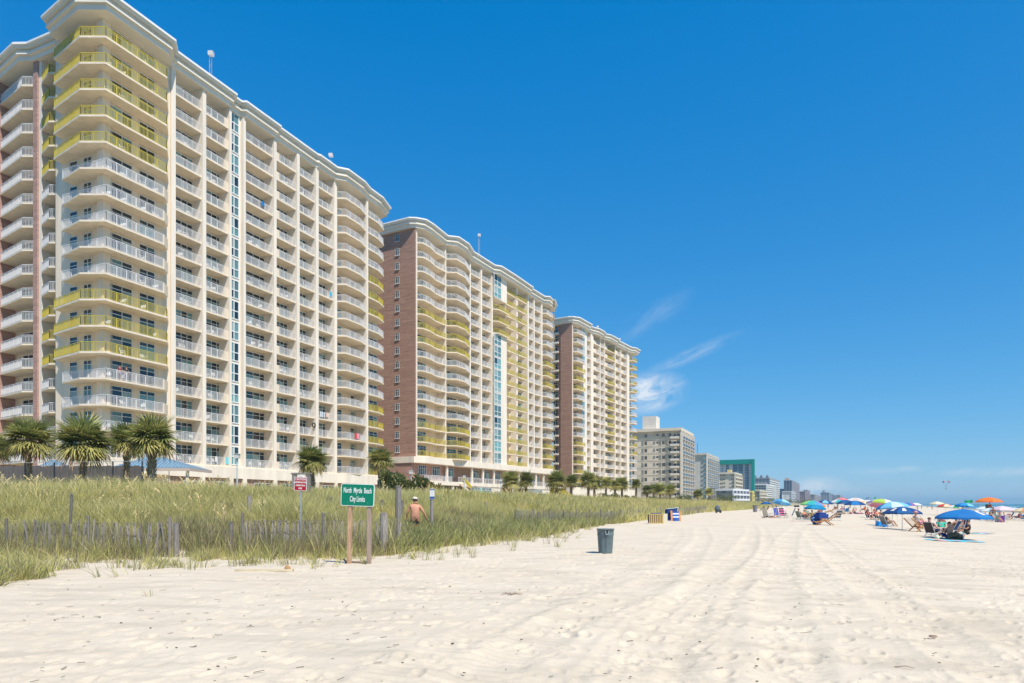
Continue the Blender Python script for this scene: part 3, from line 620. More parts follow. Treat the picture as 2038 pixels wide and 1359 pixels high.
# ---------------------------------------------------------------- far buildings
def far_building(label, pc, Y, pl, pr, ptop, storeys, wall, name='hotel', head=27.0, wins=(), cols=0, base=1.0, glass=None, stuff=False, rail=None, roofc=None, storey0=1, rec=.62, sd_=None):
    """corner nearest the camera at pixel pc and depth Y; wins = (from, to, z0, z1) fractions on the face turned to the camera; cols bays on the sea face"""
    a = math.radians(head); u = (math.sin(a), math.cos(a)); v = (-u[1], u[0])
    X0 = (pc-CX)/F*Y; root = thing(name, label, 'building', (X0, Y, base), math.atan2(u[1], u[0]))
    k = (pr-CX)/F; Ls = (k*Y-X0)/(u[0]-k*u[1]); k = (pl-CX)/F; Lf = (k*Y-X0)/(v[0]-k*v[1])
    Ht = 1.6+(HY-ptop)/F*Y-base; hs_ = Ht/storeys*.97; G = glass or GDARK
    m = MB(); m.box(.9, 0, -1.5, Ls, Lf, Ht-.02); m.box(0, 0, -1.5, .9, .25, Ht-.04); m.box(0, Lf-.25, -1.5, .9, Lf, Ht-.04); m.build('wall', wall, root)
    m = MB(); m.box(-.35, -.35, Ht-hs_*.22, Ls+.3, Lf+.3, Ht+.5); m.build('roof', roofc or wall, root)
    # face turned to the camera: local y runs inland along it, outside is -x ... windows lie on x=0
    trim = sd_ or wall
    if stuff:
        m = MB()
        for s_ in range(storey0, storeys):
            for f0, f1, z0, z1 in wins: m.box(-.05, f0*Lf, s_*hs_+z0*hs_, -.01, f1*Lf, s_*hs_+z1*hs_)
        if m.f: kind(m.build('window', G, root), 'stuff')
    for f0, f1, z0, z1 in ([] if stuff else wins):
        m = MB(); W_ = (f1-f0)*Lf; hh = (z1-z0)*hs_; m.box(-.04, 0, 0, -.005, W_, hh); wm = m.mesh('window', G)
        fm = MB(); fm.box(-.12, -.1, -.12, .0, W_+.1, 0); fm.box(-.09, W_*.48, 0, -.045, W_*.52, hh); fmm = fm.mesh('sill', trim)
        for s_ in range(storey0, storeys):
            o = link('window', wm, root, (-.005, f0*Lf, (s_+z0)*hs_)); link('sill', fmm, o)
    # seaward face: slabs, fins and dark glazing
    if cols:
        bw = Ls/cols
        fm = MB(); fm.box(-.0, -.9, 0, .35, .02, Ht-hs_*.25-.02)
        fmm = fm.mesh('pilaster', trim); slab = MB(); slab.box(0.35, -.85, -.18, bw, .01, .0); 
        pm = MB(); pm.box(.36, -.84, .0, bw-.01, -.72, hs_*(1-rec)-.2)
        gm = MB(); gm.box(.6, -.04, .1, bw-.35, -.01, hs_-.5)
        smm, pmm, gmm = slab.mesh('balcony', trim), pm.mesh('parapet', rail or trim), gm.mesh('glazing', G)
        if stuff or cols*storeys > 290:
            allm = MB(); 
            for c in range(cols):
                allm.box(c*bw, -.9, 0, c*bw+.3, .02, Ht-hs_*.25)
                for s_ in range(storey0, storeys): z = s_*hs_; allm.box(c*bw+.3, -.85, z-.2, (c+1)*bw, .01, z); allm.box(c*bw+.31, -.84, z, (c+1)*bw-.01, -.72, z+hs_*(1-rec)-.2, 1); allm.box(c*bw+.6, -.04, z+.1, (c+1)*bw-.3, -.01, z+hs_-.5, 2)
            kind(allm.build('balcony', [trim, rail or trim, G], root), 'stuff')
        else:
            for c in range(cols+1): link('pilaster', fmm, root, (c*bw-(.35 if c == cols else 0), 0, 0))
            for c in range(cols):
                for s_ in range(storey0, storeys):
                    o = link('balcony', smm, root, (c*bw, 0, s_*hs_)); link('parapet', pmm, o); link('glazing', gmm, o)
    return root, Ls, Lf, Ht, hs_
BEIGE = mat('weathered_beige_block', (.68, .59, .46), .95, .16, .25, stretch=(1, 1, 2.5)); BEIGE2 = mat('pale_beige_trim', (.70, .64, .55), .9, .08, .4)
DGL = mat('far_dark_glass', (.03, .045, .06), .25, .4, .3, spec=.5)
r, Ls, Lf, Ht, hs_ = far_building('square weathered beige hotel block with a lift tower on its roof', 1355, 279, 1250, 1379, 853, 10, BEIGE, wins=[(.025,.13,.22,.6),(.18,.225,.25,.75),(.30,.345,.25,.75),(.415,.455,.4,.7),(.635,.68,.25,.75),(.88,.915,.25,.75)], cols=5, head=24.7, glass=DGL, sd_=BEIGE2, rail=DGL)
m = MB(); m.box(2, Lf*.48, Ht+.45, 9, Lf*.74, Ht+6.2); m.build('lift_tower', BEIGE2, r)
m = MB()
for s_ in range(1, 10): m.box(-.10, -.05, s_*hs_-.12, -.005, Lf, s_*hs_+.02)
m.build('ledge', BEIGE, r)
for s_ in range(1, 10):
    m = MB(); m.box(-.7, .03*Lf, -.1, -.12, .19*Lf, .75); m.build('balcony', BEIGE2, r, (0, 0, s_*hs_+.15))
GREYB = mat('grey_green_block', (.52, .49, .42), .9, .1, .3); WTR = mat('white_far_trim', (.72, .72, .68), .8)
r, Ls, Lf, Ht, hs_ = far_building('grey-green apartment block with dark balconies, standing behind the square beige block', 1406, 410, 1372, 1429, 903, 11, GREYB, wins=[(.05,.2,.2,.75),(.75,.95,.2,.75)], cols=6, head=26, glass=GTEAL, sd_=BEIGE2, rail=DGL)
m = MB(); m.tube([(3,6,Ht),(3,6,Ht+7)], .12, 5); m.build('aerial', DGL, r)
GREENP = mat('green_painted_steel', (.0, .24, .19), .5); LGREY = mat('pale_grey_panel', (.58, .60, .62), .8, .05, .2)
r, Ls, Lf, Ht, hs_ = far_building('tall pale high-rise with a bright green roof band and green corner mast', 1494, 640, 1424, 1500, 921, 16, LGREY, wins=[(.06,.16,.1,.9),(.22,.50,.05,.93),(.62,.70,.1,.8),(.78,.82,.35,.7),(.90,.97,.1,.8)], cols=2, head=29, glass=mat('slate_blue_glass', (.045, .11, .15), .12, .3, .3, spec=.7), sd_=LGREY)
m = MB(); m.box(-2, -2.5, Ht-1, 3, Lf+3, Ht+3.4); m.build('roof_band', GREENP, r); m = MB(); m.box(-2.5, -3.6, -1, 1.5, -.95, Ht+3.4); m.build('corner_mast', GREENP, r)
CRM = mat('cream_far_block', (.62, .56, .44), .9, .06, .3); PINKF = mat('pinkish_trim', (.55, .36, .30), .9)
r, Ls, Lf, Ht, hs_ = far_building('low cream hotel with dark slot windows, in front of the green-roofed tower', 1462, 500, 1431, 1476, 941, 8, CRM, wins=[(.06,.22,.45,.72),(.60,.80,.45,.72),(.86,.96,.45,.72)], cols=4, head=27, glass=DGL, sd_=CRM, roofc=CRM)
m = MB(); m.box(2, 3, Ht+.4, 8, Lf*.5, Ht+2.6); m.build('roof_house', mat('yellow_stucco', (.66, .50, .2), .9), r)
GH = mat('grey_shingle', (.30, .30, .30), .9, .1, .5); WH = mat('white_siding', (.70, .72, .74), .8)
r, Ls, Lf, Ht, hs_ = far_building('low grey-sided beach house with white porches and a flat roof, below the cream hotel', 1458, 410, 1425, 1490, 974, 3, GH, wins=[(.45,.62,.3,.7)], cols=5, head=35, glass=DGL, sd_=WH, storey0=0, roofc=WH, base=.5)
YST = mat('yellow_villa_wall', (.68, .58, .2), .9)
r, Ls, Lf, Ht, hs_ = far_building('small yellow beach villa squeezed between the grey house and the grid-fronted hotel', 1497, 520, 1486, 1500, 978, 3, YST, wins=[(.3,.6,.3,.7)], cols=2, glass=DGL, sd_=YST, storey0=0, base=.5)
GRY = mat('blue_grey_block', (.32, .33, .36), .9, .1, .2); ROOFG = mat('slate_roof', (.16, .17, .20), .8)
r, Ls, Lf, Ht, hs_ = far_building('grey block with steep slate gables behind the white grid-fronted hotel', 1532, 900, 1497, 1551, 951, 12, GRY, wins=[(.1,.16,.3,.7),(.3,.36,.3,.7),(.5,.56,.3,.7),(.7,.76,.3,.7)], cols=8, head=27, glass=DGL, stuff=True, sd_=WTR)
m = MB()
for f in (.08, .42, .78):
    y0, y1 = f*Lf, f*Lf+Lf*.16; zt = Ht+.5; m.face([(-.5,y0,zt),(-.5,y1,zt),(-.5,(y0+y1)/2,zt+4)]); m.face([(-.5,y0,zt),(-.5,(y0+y1)/2,zt+4),(14,(y0+y1)/2,zt+4),(14,y0,zt)]); m.face([(-.5,y1,zt),(14,y1,zt),(14,(y0+y1)/2,zt+4),(-.5,(y0+y1)/2,zt+4)])
m.build('gable_roof', ROOFG, r)
far_building('white hotel with a tight grid of dark openings, in front of the slate-gabled block', 1525, 760, 1500, 1542, 964, 9, WTR, wins=[(.04,.2,.2,.75),(.24,.40,.2,.75),(.44,.60,.2,.75),(.64,.80,.2,.75),(.84,.96,.2,.75)], cols=7, head=27, glass=DGL, stuff=True)
far_building('low brown and cream inn right of the yellow villa', 1512, 640, 1498, 1526, 976, 4, CRM, wins=[(.1,.35,.2,.7),(.6,.85,.2,.7)], cols=6, head=30, glass=mat('brown_shade', (.16,.10,.08), .9), stuff=True, base=.5)
SLB = mat('slate_blue_block', (.24, .27, .33), .85, .08, .2)
r, Ls, Lf, Ht, hs_ = far_building('tall slim grey-blue high-rise standing alone above its neighbours', 1576, 1150, 1560, 1591, 956, 20, SLB, wins=[(.1,.25,.1,.85),(.4,.6,.1,.85),(.75,.9,.1,.85)], cols=6, head=26, glass=DGL, stuff=True, sd_=mat('mauve_trim', (.46,.42,.44), .9))
m = MB(); m.box(2, Lf*.35, Ht, 12, Lf*.9, Ht+4.2); m.build('roof_house', PINKF, r)
far_building('short white block at the foot of the slim grey-blue high-rise', 1575, 1000, 1556, 1583, 978, 7, mat('whitish_block', (.6,.62,.64), .9), wins=[(.1,.2,.3,.6),(.5,.6,.3,.6)], cols=4, glass=SLB, stuff=True)
far_building('dark blue-grey block just left of the slim high-rise', 1561, 1250, 1552, 1566, 973, 9, mat('navy_block', (.10,.15,.25), .8), wins=[(.1,.8,.3,.7)], cols=2, glass=DGL, stuff=True)
MAUV = mat('mauve_block', (.40,.28,.28), .9, .1, .1); TANB = mat('tan_block', (.46,.40,.36), .9, .1, .1)
fb = [('reddish-brown hotel block right of the slim high-rise', 1602, 1400, 1591, 1612, 978, MAUV), ('tan hotel block second right of the slim high-rise', 1621, 1600, 1612, 1633, 984, TANB),
      ('broad grey hotel row with stepped roof on the skyline', 1650, 1900, 1633, 1664, 980, mat('grey_row', (.34,.34,.37), .9, .1, .1)), ('pale hotel slab at the right of the stepped grey row', 1672, 2200, 1664, 1681, 985, TANB),
      ('low pinkish hotel at the end of the near skyline', 1686, 2500, 1679, 1692, 992, PINKF), ('tiny grey block far along the coast, left of the lone tower', 1714, 4200, 1711, 1718, 997, SLB),
      ('lone grey tower far along the coast', 1726, 4300, 1723, 1730, 991, SLB), ('two-stepped tiny tower at the far end of the coast', 1748, 5000, 1745, 1752, 993, SLB),
      ('grey slab tower behind the reddish-brown block', 1606, 1800, 1599, 1612, 975, GRY), ('thin tower rising from the skyline row', 1640, 2300, 1637, 1643, 976, TANB),
      ('squat block between the skyline row and the pinkish hotel', 1676, 2600, 1672, 1682, 988, GRY)]
for lab, pc, Y, pl, pr, pt, mm_ in fb:
    far_building(lab, pc, Y, pl, pr, pt, max(4, int((HY-pt)*Y/F/3.1)), mm_, wins=[(.08,.2,.2,.7),(.35,.5,.2,.7),(.65,.8,.2,.7)], cols=4, glass=DGL, stuff=True, base=0)
# ---------------------------------------------------------------- palms and shrubs
TRUNK = mat('palm_trunk', (.28, .22, .15), .95, .3, 6, .6, 8, col2=(.36, .29, .2))
FG = [mat('palm_leaf_green', (.22, .25, .075), .5, .25, 2, rnd=.35, trans=.35), mat('palm_leaf_yellowing', (.40, .37, .12), .55, .25, 2, rnd=.3, trans=.3), mat('palm_leaf_dead', (.34, .22, .11), .8, .25, 2, rnd=.3, trans=.1)]
def frond_mesh(i, droop):
    """fan-shaped palmetto leaf: stalk along +X, leaflets splayed round its end, tips hanging"""
    m = MB(); rd = random.Random(40+i); Ls = .72+.15*rd.random(); m.bar((0,0,0), (Ls,0,-.05), .035, .025)
    n = 19
    for k in range(n):
        a = math.radians(-118+236*k/(n-1)+rd.uniform(-4, 4)); L = (1.16-.30*abs(a)/2.1)*rd.uniform(.85, 1.1); w_ = .045
        c, s_ = math.cos(a), math.sin(a); st = Ls-.1+.16*abs(c)
        pz = lambda t: -droop*.55*t**2.2*L+.10*t*abs(s_)
        p = [(st+c*L*t, s_*L*t, pz(t)-.05) for t in (0, .38, .72, 1)]; q = (-s_*w_, c*w_)
        ws = (.45, 1, .75, .06)
        for j in range(3):
            A, B = p[j], p[j+1]
            m.face([(A[0]-q[0]*ws[j], A[1]-q[1]*ws[j], A[2]), (B[0]-q[0]*ws[j+1], B[1]-q[1]*ws[j+1], B[2]), (B[0]+q[0]*ws[j+1], B[1]+q[1]*ws[j+1], B[2]), (A[0]+q[0]*ws[j], A[1]+q[1]*ws[j], A[2])])
    return m
FR = [frond_mesh(i, d) for i, d in enumerate((.25, .55, .9))]
FRM = {(i, j): FR[i].mesh('frond', FG[j]) for i in range(3) for j in range(3)}
def frond_plan(n, rd):
    out = []
    for k in range(n):
        t = (k+.5)/n; el = math.radians(88-128*t**.85+rd.uniform(-9, 9)); az = k*2.39996+rd.uniform(-.25, .25)
        out.append((el, az, rd.uniform(.82, 1.12)*(1 if t > .12 else .75), 0 if t < .3 else (1 if t < .7 else 2), 0 if (t < .7 and rd.random() < .62) else (1 if t < .94 else 2), rd.uniform(-.3, .3)))
    return out
def frond_matrix(el, az, sc_, roll, z): return Matrix.Translation((0, 0, z)) @ Matrix.Rotation(az, 4, 'Z') @ Matrix.Rotation(-el, 4, 'Y') @ Matrix.Rotation(roll, 4, 'X') @ Matrix.Scale(sc_, 4)
def trunk_mesh(h, r, lean, seed):
    rd = random.Random(seed); m = MB(); n = 12; pts = [(lean*(t/n)**1.6*h, 0, h*t/n-.4) for t in range(n+1)]
    m.tube(pts, [r*(1.12-.22*t/n+.08*rd.random()) for t in range(n+1)], 9)
    for k in range(int(h*26)):                   # old leaf bases
        t = rd.uniform(.25, 1); a = k*2.4; x = lean*t**1.6*h; z = h*t-.4; c, s_ = math.cos(a), math.sin(a); rr = r*.95
        m.bar((x+c*rr, s_*rr, z-.1), (x+c*rr*1.55, s_*rr*1.55, z+.17), .09, .03, up=(0, 0, 1))
    return m, pts[-1]
def palm(px, Y, pcy, wpx, label, near=False, n=46, r=.16, seed=0, group='palmetto palms along the back of the dune', lean=.0, tr=None):
    x = (px-CX)/F*Y; g = gz(x, Y); R = wpx/F*Y/2; zc = 1.6+(HY-pcy)/F*Y; rd = random.Random(seed+900)
    root = thing('palmetto_palm', label, 'palm tree', (x-lean*(zc-g), Y, g), rd.uniform(0, 6.28) if lean == 0 else 0, group)
    h_ = zc-g; m, top = trunk_mesh(h_+.4, r, lean, seed); m.build('trunk', tr or TRUNK, root, smooth=False)
    sc0 = R/1.8; plan = frond_plan(int(n*1.45), rd)
    if near:
        for el, az, s_, i, j, ro in plan:
            o = link('frond', FRM[(i, j)], root); o.matrix_local = Matrix.Translation((top[0], 0, 0)) @ frond_matrix(el, az, s_*sc0, ro, h_)
            if j == 2: o['label'] = 'dead brown frond'
    else:
        m = MB()
        for el, az, s_, i, j, ro in plan:
            mm = Matrix.Translation((top[0], 0, 0)) @ frond_matrix(el, az, s_*sc0, ro, h_); b = len(m.v)
            m.v += [tuple(mm @ Vector(v)) for v in FR[i].v]; m.f += [tuple(k+b for k in f) for f in FR[i].f]; m.m += [j]*len(FR[i].f)
        m.build('crown', FG, root)
    return root
palm(-8, 55, 893, 70, 'palmetto palm cut by the left edge of the picture, low crown', True, seed=1)
palm(57, 54, 874, 108, 'broad yellow-green palmetto at the far left, its trunk before the grey pool wall', True, 54, seed=2)
palm(165, 52, 882, 122, 'widest palmetto of the left group, with dead orange stalks under its crown', True, 60, seed=3)
palm(252, 56, 876, 84, 'palmetto behind and left of the tall thick-trunked one', True, 46, seed=4, r=.2)
palm(303, 52, 872, 108, 'thick-trunked dark green palmetto, right-hand one of the left group', True, 56, seed=5, r=.27, lean=.02)
palm(621, 72, 917, 72, 'round-headed palmetto standing behind the red warning sign', True, 56, seed=6, r=.25)
palm(757, 78, 916, 62, 'tall thin-trunked dark palmetto above the leafy shrubs, right of the green sign', True, 44, seed=7, r=.14, lean=.04)
pl = [(1016,108,957,48,'left and larger of the two palmettos before the middle tower'), (1047,112,955,42,'right-hand one of the two palmettos before the middle tower'), (1107,118,956,50,'palmetto with a yellowed trunk top beside the yellow beach slide'),
      (1137,132,958,34,'small palmetto with a short dark trunk, before the foot of the third tower'), (1171,125,956,44,'tall slim palmetto right of the small short-trunked one'), (1183,140,962,40,'palmetto just behind the tall slim one'),
      (1206,150,962,32,'left palmetto of the three above the dark bush'), (1224,158,966,30,'middle palmetto of the three above the dark bush'), (1238,160,963,34,'right palmetto of the three above the dark bush'),
      (1266,165,963,26,'lone slim palmetto before the corner of the beige block'), (1288,185,975,26,'first palmetto of the clump below the beige block'), (1301,190,973,24,'second palmetto of the clump below the beige block'),
      (1314,182,974,32,'broadest palmetto of the clump below the beige block'), (1334,190,974,28,'last palmetto of the clump below the beige block'), (1389,225,983,26,'palmetto left of the white porch behind the dune'),
      (1411,235,979,20,'palmetto right of the white porch behind the dune')]
for i, (px, Y, cy, wp, lab) in enumerate(pl): palm(px, Y, cy, wp, lab, False, 40, seed=20+i, r=.2)
SHL = [mat('shrub_leaf_dark', (.10, .14, .05), .5, .3, 3, trans=.25), mat('shrub_leaf_light', (.27, .29, .10), .55, .3, 3, trans=.3), mat('shrub_leaf_dry', (.42, .27, .10), .8, .3, 3, trans=.1)]
def shrub(px, Y, wpx, ptop, label, seed=0, n=900, leaf=.16, mixr=(.6, .33, .07), group='shrubs behind the dune', name='leafy_shrub', depth=None):
    x = (px-CX)/F*Y; g = gz(x, Y); R = wpx/F*Y/2; h_ = 1.6+(HY-ptop)/F*Y-g; rd = random.Random(seed)
    root = thing(name, label, 'shrub', (x, Y, g), 0, group); m = MB()
    cl = [(rd.uniform(-.75, .75)*R, rd.uniform(-.5, .5)*min(R, 3), h_*rd.uniform(.3, .78), rd.uniform(.22, .42)) for _ in range(max(5, int(R*5)))]
    for k in range(n):
        cx, cy, cz, cr = rd.choice(cl); d = Vector((rd.gauss(0, 1), rd.gauss(0, 1), rd.gauss(0, 1))).normalized()*rd.uniform(.6, 1)
        p = Vector((cx, cy, cz))+Vector((d.x*cr*min(R, h_*1.3), d.y*cr*min(R, h_), d.z*cr*h_*.8)); p.z = max(.05, min(h_, p.z))
        t = (d+Vector((rd.uniform(-.6,.6), rd.uniform(-.6,.6), rd.uniform(-.1,.9)))).normalized(); s_ = t.cross(Vector((rd.uniform(-1,1), rd.uniform(-1,1), .3))).normalized()*leaf*.3
        L = leaf*rd.uniform(.7, 1.5); r_ = rd.random(); mi = 0 if r_ < mixr[0] else (1 if r_ < mixr[0]+mixr[1] else 2)
        m.face([p-s_*.3, p+t*L*.5-s_, p+t*L, p+t*L*.5+s_], mi)
    m.build('foliage', SHL, root)
    m = MB()
    for cx, cy, cz, cr in cl[:12]: m.tube([(cx*.15, cy*.15, -.1), (cx*.6, cy*.6, cz*.5), (cx, cy, cz)], [.05, .035, .015], 5)
    m.build('stem', TRUNK, root); return root
shrub(790, 72, 62, 937, 'dark leafy shrub at the foot of the brick end wall, left one', 1, 2600, .3)
shrub(833, 72, 46, 946, 'dark spiky shrub behind the white lamp post', 2, 1600, .34)
shrub(868, 70, 50, 962, 'orange-tinged low shrub behind the walking man', 3, 1500, .22, (.25, .35, .4))
shrub(1212, 130, 44, 983, 'dark round bush under the three palmettos', 4, 900, .3)
shrub(1360, 190, 36, 984, 'green rounded shrub before the beige block', 5, 900, .3); shrub(1255, 150, 30, 985, 'low bush by the lone slim palmetto', 6, 500, .3)
shrub(1447, 260, 48, 984, 'dark hedge-like shrubs before the grey beach house', 7, 900, .4); shrub(1410, 245, 34, 989, 'low scrub right of the white porch', 8, 500, .4)
shrub(1315, 180, 60, 988, 'scrub at the foot of the palmetto clump', 9, 900, .3); shrub(1530, 420, 50, 992, 'scrub before the brown and cream inn', 10, 500, .6)
shrub(1590, 600, 70, 994, 'scrub before the slim high-rise', 11, 500, .8)
# ---------------------------------------------------------------- pool wall, gazebo, lamps behind the dune
DKW = mat('dark_grey_fence_board', (.13, .12, .115), .9, .25, 2, stretch=(1, 1, .3)); DARKM = mat('black_metal', (.03, .03, .035), .5)
t = thing('pool_wall', 'dark grey board wall behind the left palms', 'wall', (-46, 60, 1.8), 0)
for k in range(31):
    m = MB(); x = k*.42+(.01 if k % 2 else 0); 
    if k == 0: pmesh = None
    m.box(0, 0, 0, .40, .06, 1.6+(HY-928)/F*60-1.8+.04*((k*7) % 3)); m.build('board', DKW, t, (x*1.0, 0, 0))
t = thing('iron_pool_fence', 'thin black iron fence standing before the left palms', 'fence', (-37, 48, 1.9), 0)
m = MB(); m.bar((0, 0, 2.6), (11, 0, 2.75), .03); m.build('rail', mat('grey_steel', (.35, .36, .37), .5), t)
for k in range(6): m = MB(); m.bar((0, 0, -.3), (0, 0, 2.6+k*.03), .07); m.build('post', DARKM, t, (k*2.1, 0, 0))
BLR = mat('blue_tiled_roof', (.12, .22, .31), .45, .2, 3); 
def gazebo(label, px0, px1, Y, ptop, peave, name='gazebo', half=False):
    x0, x1 = (px0-CX)/F*Y, (px1-CX)/F*Y; zt, ze = 1.6+(HY-ptop)/F*Y, 1.6+(HY-peave)/F*Y; g = 1.6; w_ = x1-x0; D = w_*.6
    r = thing(name, label, 'gazebo', (x0, Y, g), 0); zt -= g; ze -= g
    A, B, C, D_ = (0, 0, ze), (w_, 0, ze), (w_, D, ze), (0, D, ze); P, Q = (w_*.28, D/2, zt), (w_*.55, D/2, zt)
    m = MB(); m.face([A, B, Q, P]); m.face([B, C, Q]); m.face([C, D_, P, Q]); m.face([D_, A, P]); m.face([D_, C, B, A]); m.build('roof', BLR, r)
    m = MB(); n = int(w_/.35)
    for k in range(1, n):                         # raised seams
        x = w_*k/n; f = min(1, x/(w_*.28)) if x < w_*.28 else (1 if x < w_*.55 else (w_-x)/(w_*.45)); m.bar((x, -.01, ze+.03), (x if f < 1 else x, D/2*f, ze+(zt-ze)*f+.03), .05, .05)
    m.build('roof_seam', mat('pale_blue_seam', (.32, .43, .50), .5), r)
    m = MB(); m.box(-.1, -.15, ze-.3, w_+.1, -.01, ze-.02); m.box(w_, -.01, ze-.3, w_+.12, D, ze-.02); m.build('eave', mat('dusty_eave', (.55, .45, .38), .8), r)
    for x in (.3, w_*.5, w_-.3): m = MB(); m.box(x-.12, .2, -.3, x+.12, .44, ze-.28); m.build('post', FIN, r)
gazebo('blue ribbed roof of the pool pavilion beside the thick-trunked palmetto', 215, 376, 66, 907, 931)
gazebo('smaller blue roof half hidden behind the widest palmetto', 80, 122, 70, 914, 926)
GALV = MATS['galvanised']
def lamp(px, Y, ptop, label, hd=.42, double=False):
    x = (px-CX)/F*Y; g = gz(x, Y); h_ = 1.6+(HY-ptop)/F*Y-g; r = thing('lamp_post', label, 'street lamp', (x, Y, g), 0, 'lamp posts behind the dune')
    m = MB(); m.tube([(0,0,-.4),(0,0,h_-hd)], [.09, .06], 8); m.build('pole', mat('pale_lamp_pole', (.50, .58, .58), .5), r)
    m = MB(); m.box(-hd/2, -hd/2, h_-hd, hd/2, hd/2, h_-.04); m.box(-hd*.6, -hd*.6, h_-.05, hd*.6, hd*.6, h_); m.build('lamp_head', mat('lamp_cover', (.62, .62, .58), .5), r)
lamp(472, 62, 903, 'tall lamp post with a boxy head before the glazed stair strip'); lamp(818, 76, 936, 'white lamp post between the two dark shrubs, before the brick end wall', .4)
lamp(924, 92, 946, 'short lamp post before the terrace, left of the green square sign', .35); lamp(997, 100, 953, 'lamp post just left of the two palmettos', .35); lamp(878, 84, 961, 'slim white pole by the yellow stair', .1)
# small boxes and the beach slide by the towers
t = thing('beach_slide', 'yellow play slide with side panels beside the middle tower', 'slide', at(1108, 120)[:2]+(1.6,), .3)
m = MB(); m.box(-1, -.6, 0, 1, .6, 2.6); m.build('tower', RYEL, t); m = MB(); m.bar((1, 0, 2.2), (3.2, -1.5, .5), .9, .15); m.bar((1, -.45, 2.4), (3.2, -1.95, .7), .08, .35); m.build('chute', RYEL, t)
m = MB(); m.box(-1.15, -.75, 2.6, 1.15, .75, 2.75); m.build('roof', mat('pale_yellow', (.72, .6, .25), .7), t)
t = thing('garden_sign', 'small turquoise square sign on the white wall of the middle tower', 'sign', T2.W(S2(957, -2.5), -2.5, 4.6), math.atan2(T2.u[1], T2.u[0]))
m = MB(); m.box(-.5, -.05, -.5, .5, .02, .5); m.build('panel', mat('turquoise_sign', (.25, .6, .55), .6), t)
t = thing('pool_umbrella', 'light blue awning before the foot of the third tower', 'awning', at(1132, 145)[:2]+(1.6,), .2)
m = MB(); m.box(-2.2, -.8, 1.6, 2.6, .8, 1.72); m.face([(-2.2,-.8,1.6),(2.6,-.8,1.6),(2.6,-1.1,1.0),(-2.2,-1.1,1.0)]); m.build('cloth', mat('sky_blue_cloth', (.12, .45, .75), .8), t); m = MB(); m.tube([(-2,0,-.3),(-2,0,1.6)], .05, 6); m.tube([(2.4,0,-.3),(2.4,0,1.6)], .05, 6); m.build('post', RWHITE, t)
# ---------------------------------------------------------------- dune grass
def geo_scatter(name, pts, rot, scl, idx, protos, mat_=None):
    me = bpy.data.meshes.new(name); me.from_pydata([tuple(p) for p in pts], [], [])
    for nm, arr, tp in (('rot', rot, 'FLOAT_VECTOR'), ('scl', scl, 'FLOAT'), ('idx', idx, 'INT')):
        a = me.attributes.new(nm, tp, 'POINT'); a.data.foreach_set('vector' if tp == 'FLOAT_VECTOR' else 'value', np.asarray(arr).ravel())
    o = link(name, me); kind(o, 'stuff')
    c = bpy.data.collections.new(name+'_blades')
    for i, p in enumerate(protos):
        q_ = bpy.data.objects.new('%s_blade_%02d' % (name, i), p); c.objects.link(q_)
    g = bpy.data.node_groups.new(name, 'GeometryNodeTree'); g.interface.new_socket('Geometry', in_out='INPUT', socket_type='NodeSocketGeometry'); g.interface.new_socket('Geometry', in_out='OUTPUT', socket_type='NodeSocketGeometry')
    n = g.nodes; gi, go = n.new('NodeGroupInput'), n.new('NodeGroupOutput'); ip = n.new('GeometryNodeInstanceOnPoints'); ci = n.new('GeometryNodeCollectionInfo')
    ci.inputs['Collection'].default_value = c; ci.inputs['Separate Children'].default_value = True; ci.inputs['Reset Children'].default_value = True; ip.inputs['Pick Instance'].default_value = True
    def na(nm, tp): a = n.new('GeometryNodeInputNamedAttribute'); a.data_type = tp; a.inputs['Name'].default_value = nm; return a.outputs['Attribute']
    L_ = g.links; L_.new(gi.outputs[0], ip.inputs['Points']); L_.new(ci.outputs[0], ip.inputs['Instance']); L_.new(na('idx', 'INT'), ip.inputs['Instance Index'])
    e2r = n.new('FunctionNodeEulerToRotation'); L_.new(na('rot', 'FLOAT_VECTOR'), e2r.inputs[0]); L_.new(e2r.outputs[0], ip.inputs['Rotation']); L_.new(na('scl', 'FLOAT'), ip.inputs['Scale'])
    L_.new(ip.outputs[0], go.inputs[0]); md = o.modifiers.new('scatter', 'NODES'); md.node_group = g
    return o
def tuft(seed, n, h, spread, wd, mats, bend=.35, weights=(1,), seg=3):
    rd = random.Random(seed); m = MB()
    for k in range(n):
        a = rd.uniform(0, 6.28); r = rd.random()**.7*spread; x, y = math.cos(a)*r, math.sin(a)*r; a2 = a+rd.gauss(0, .9); L = h*rd.uniform(.5, 1.1); b = bend*rd.uniform(.3, 1.5)*L
        w_ = wd*rd.uniform(.7, 1.3); f = rd.uniform(0, 3.14); cx, sx = math.cos(f)*w_/2, math.sin(f)*w_/2; mi = rd.choices(range(len(mats)), weights)[0]; prev = None
        for j in range(seg+1):
            t = j/seg; p = (x+math.cos(a2)*b*t*t, y+math.sin(a2)*b*t*t, L*(t-.18*bend*t*t)-.03); ww = 1-t**1.5*.92
            cur = ((p[0]-cx*ww, p[1]-sx*ww, p[2]), (p[0]+cx*ww, p[1]+sx*ww, p[2]))
            if prev: m.face([prev[0], prev[1], cur[1], cur[0]], mi)
            prev = cur
    return m
GR = [mat('grass_green', (.60, .56, .20), .6, .2, 4, rnd=.3, trans=.42), mat('grass_straw', (.82, .70, .36), .7, .2, 4, rnd=.25, trans=.4), mat('grass_dark', (.24, .27, .09), .6, .2, 4, rnd=.3, trans=.35),
      mat('grass_dead', (.25, .195, .14), .9, .35, 5, rnd=.3, trans=.2), mat('seed_head', (.78, .64, .34), .8, .2, 8, rnd=.2, trans=.2)]
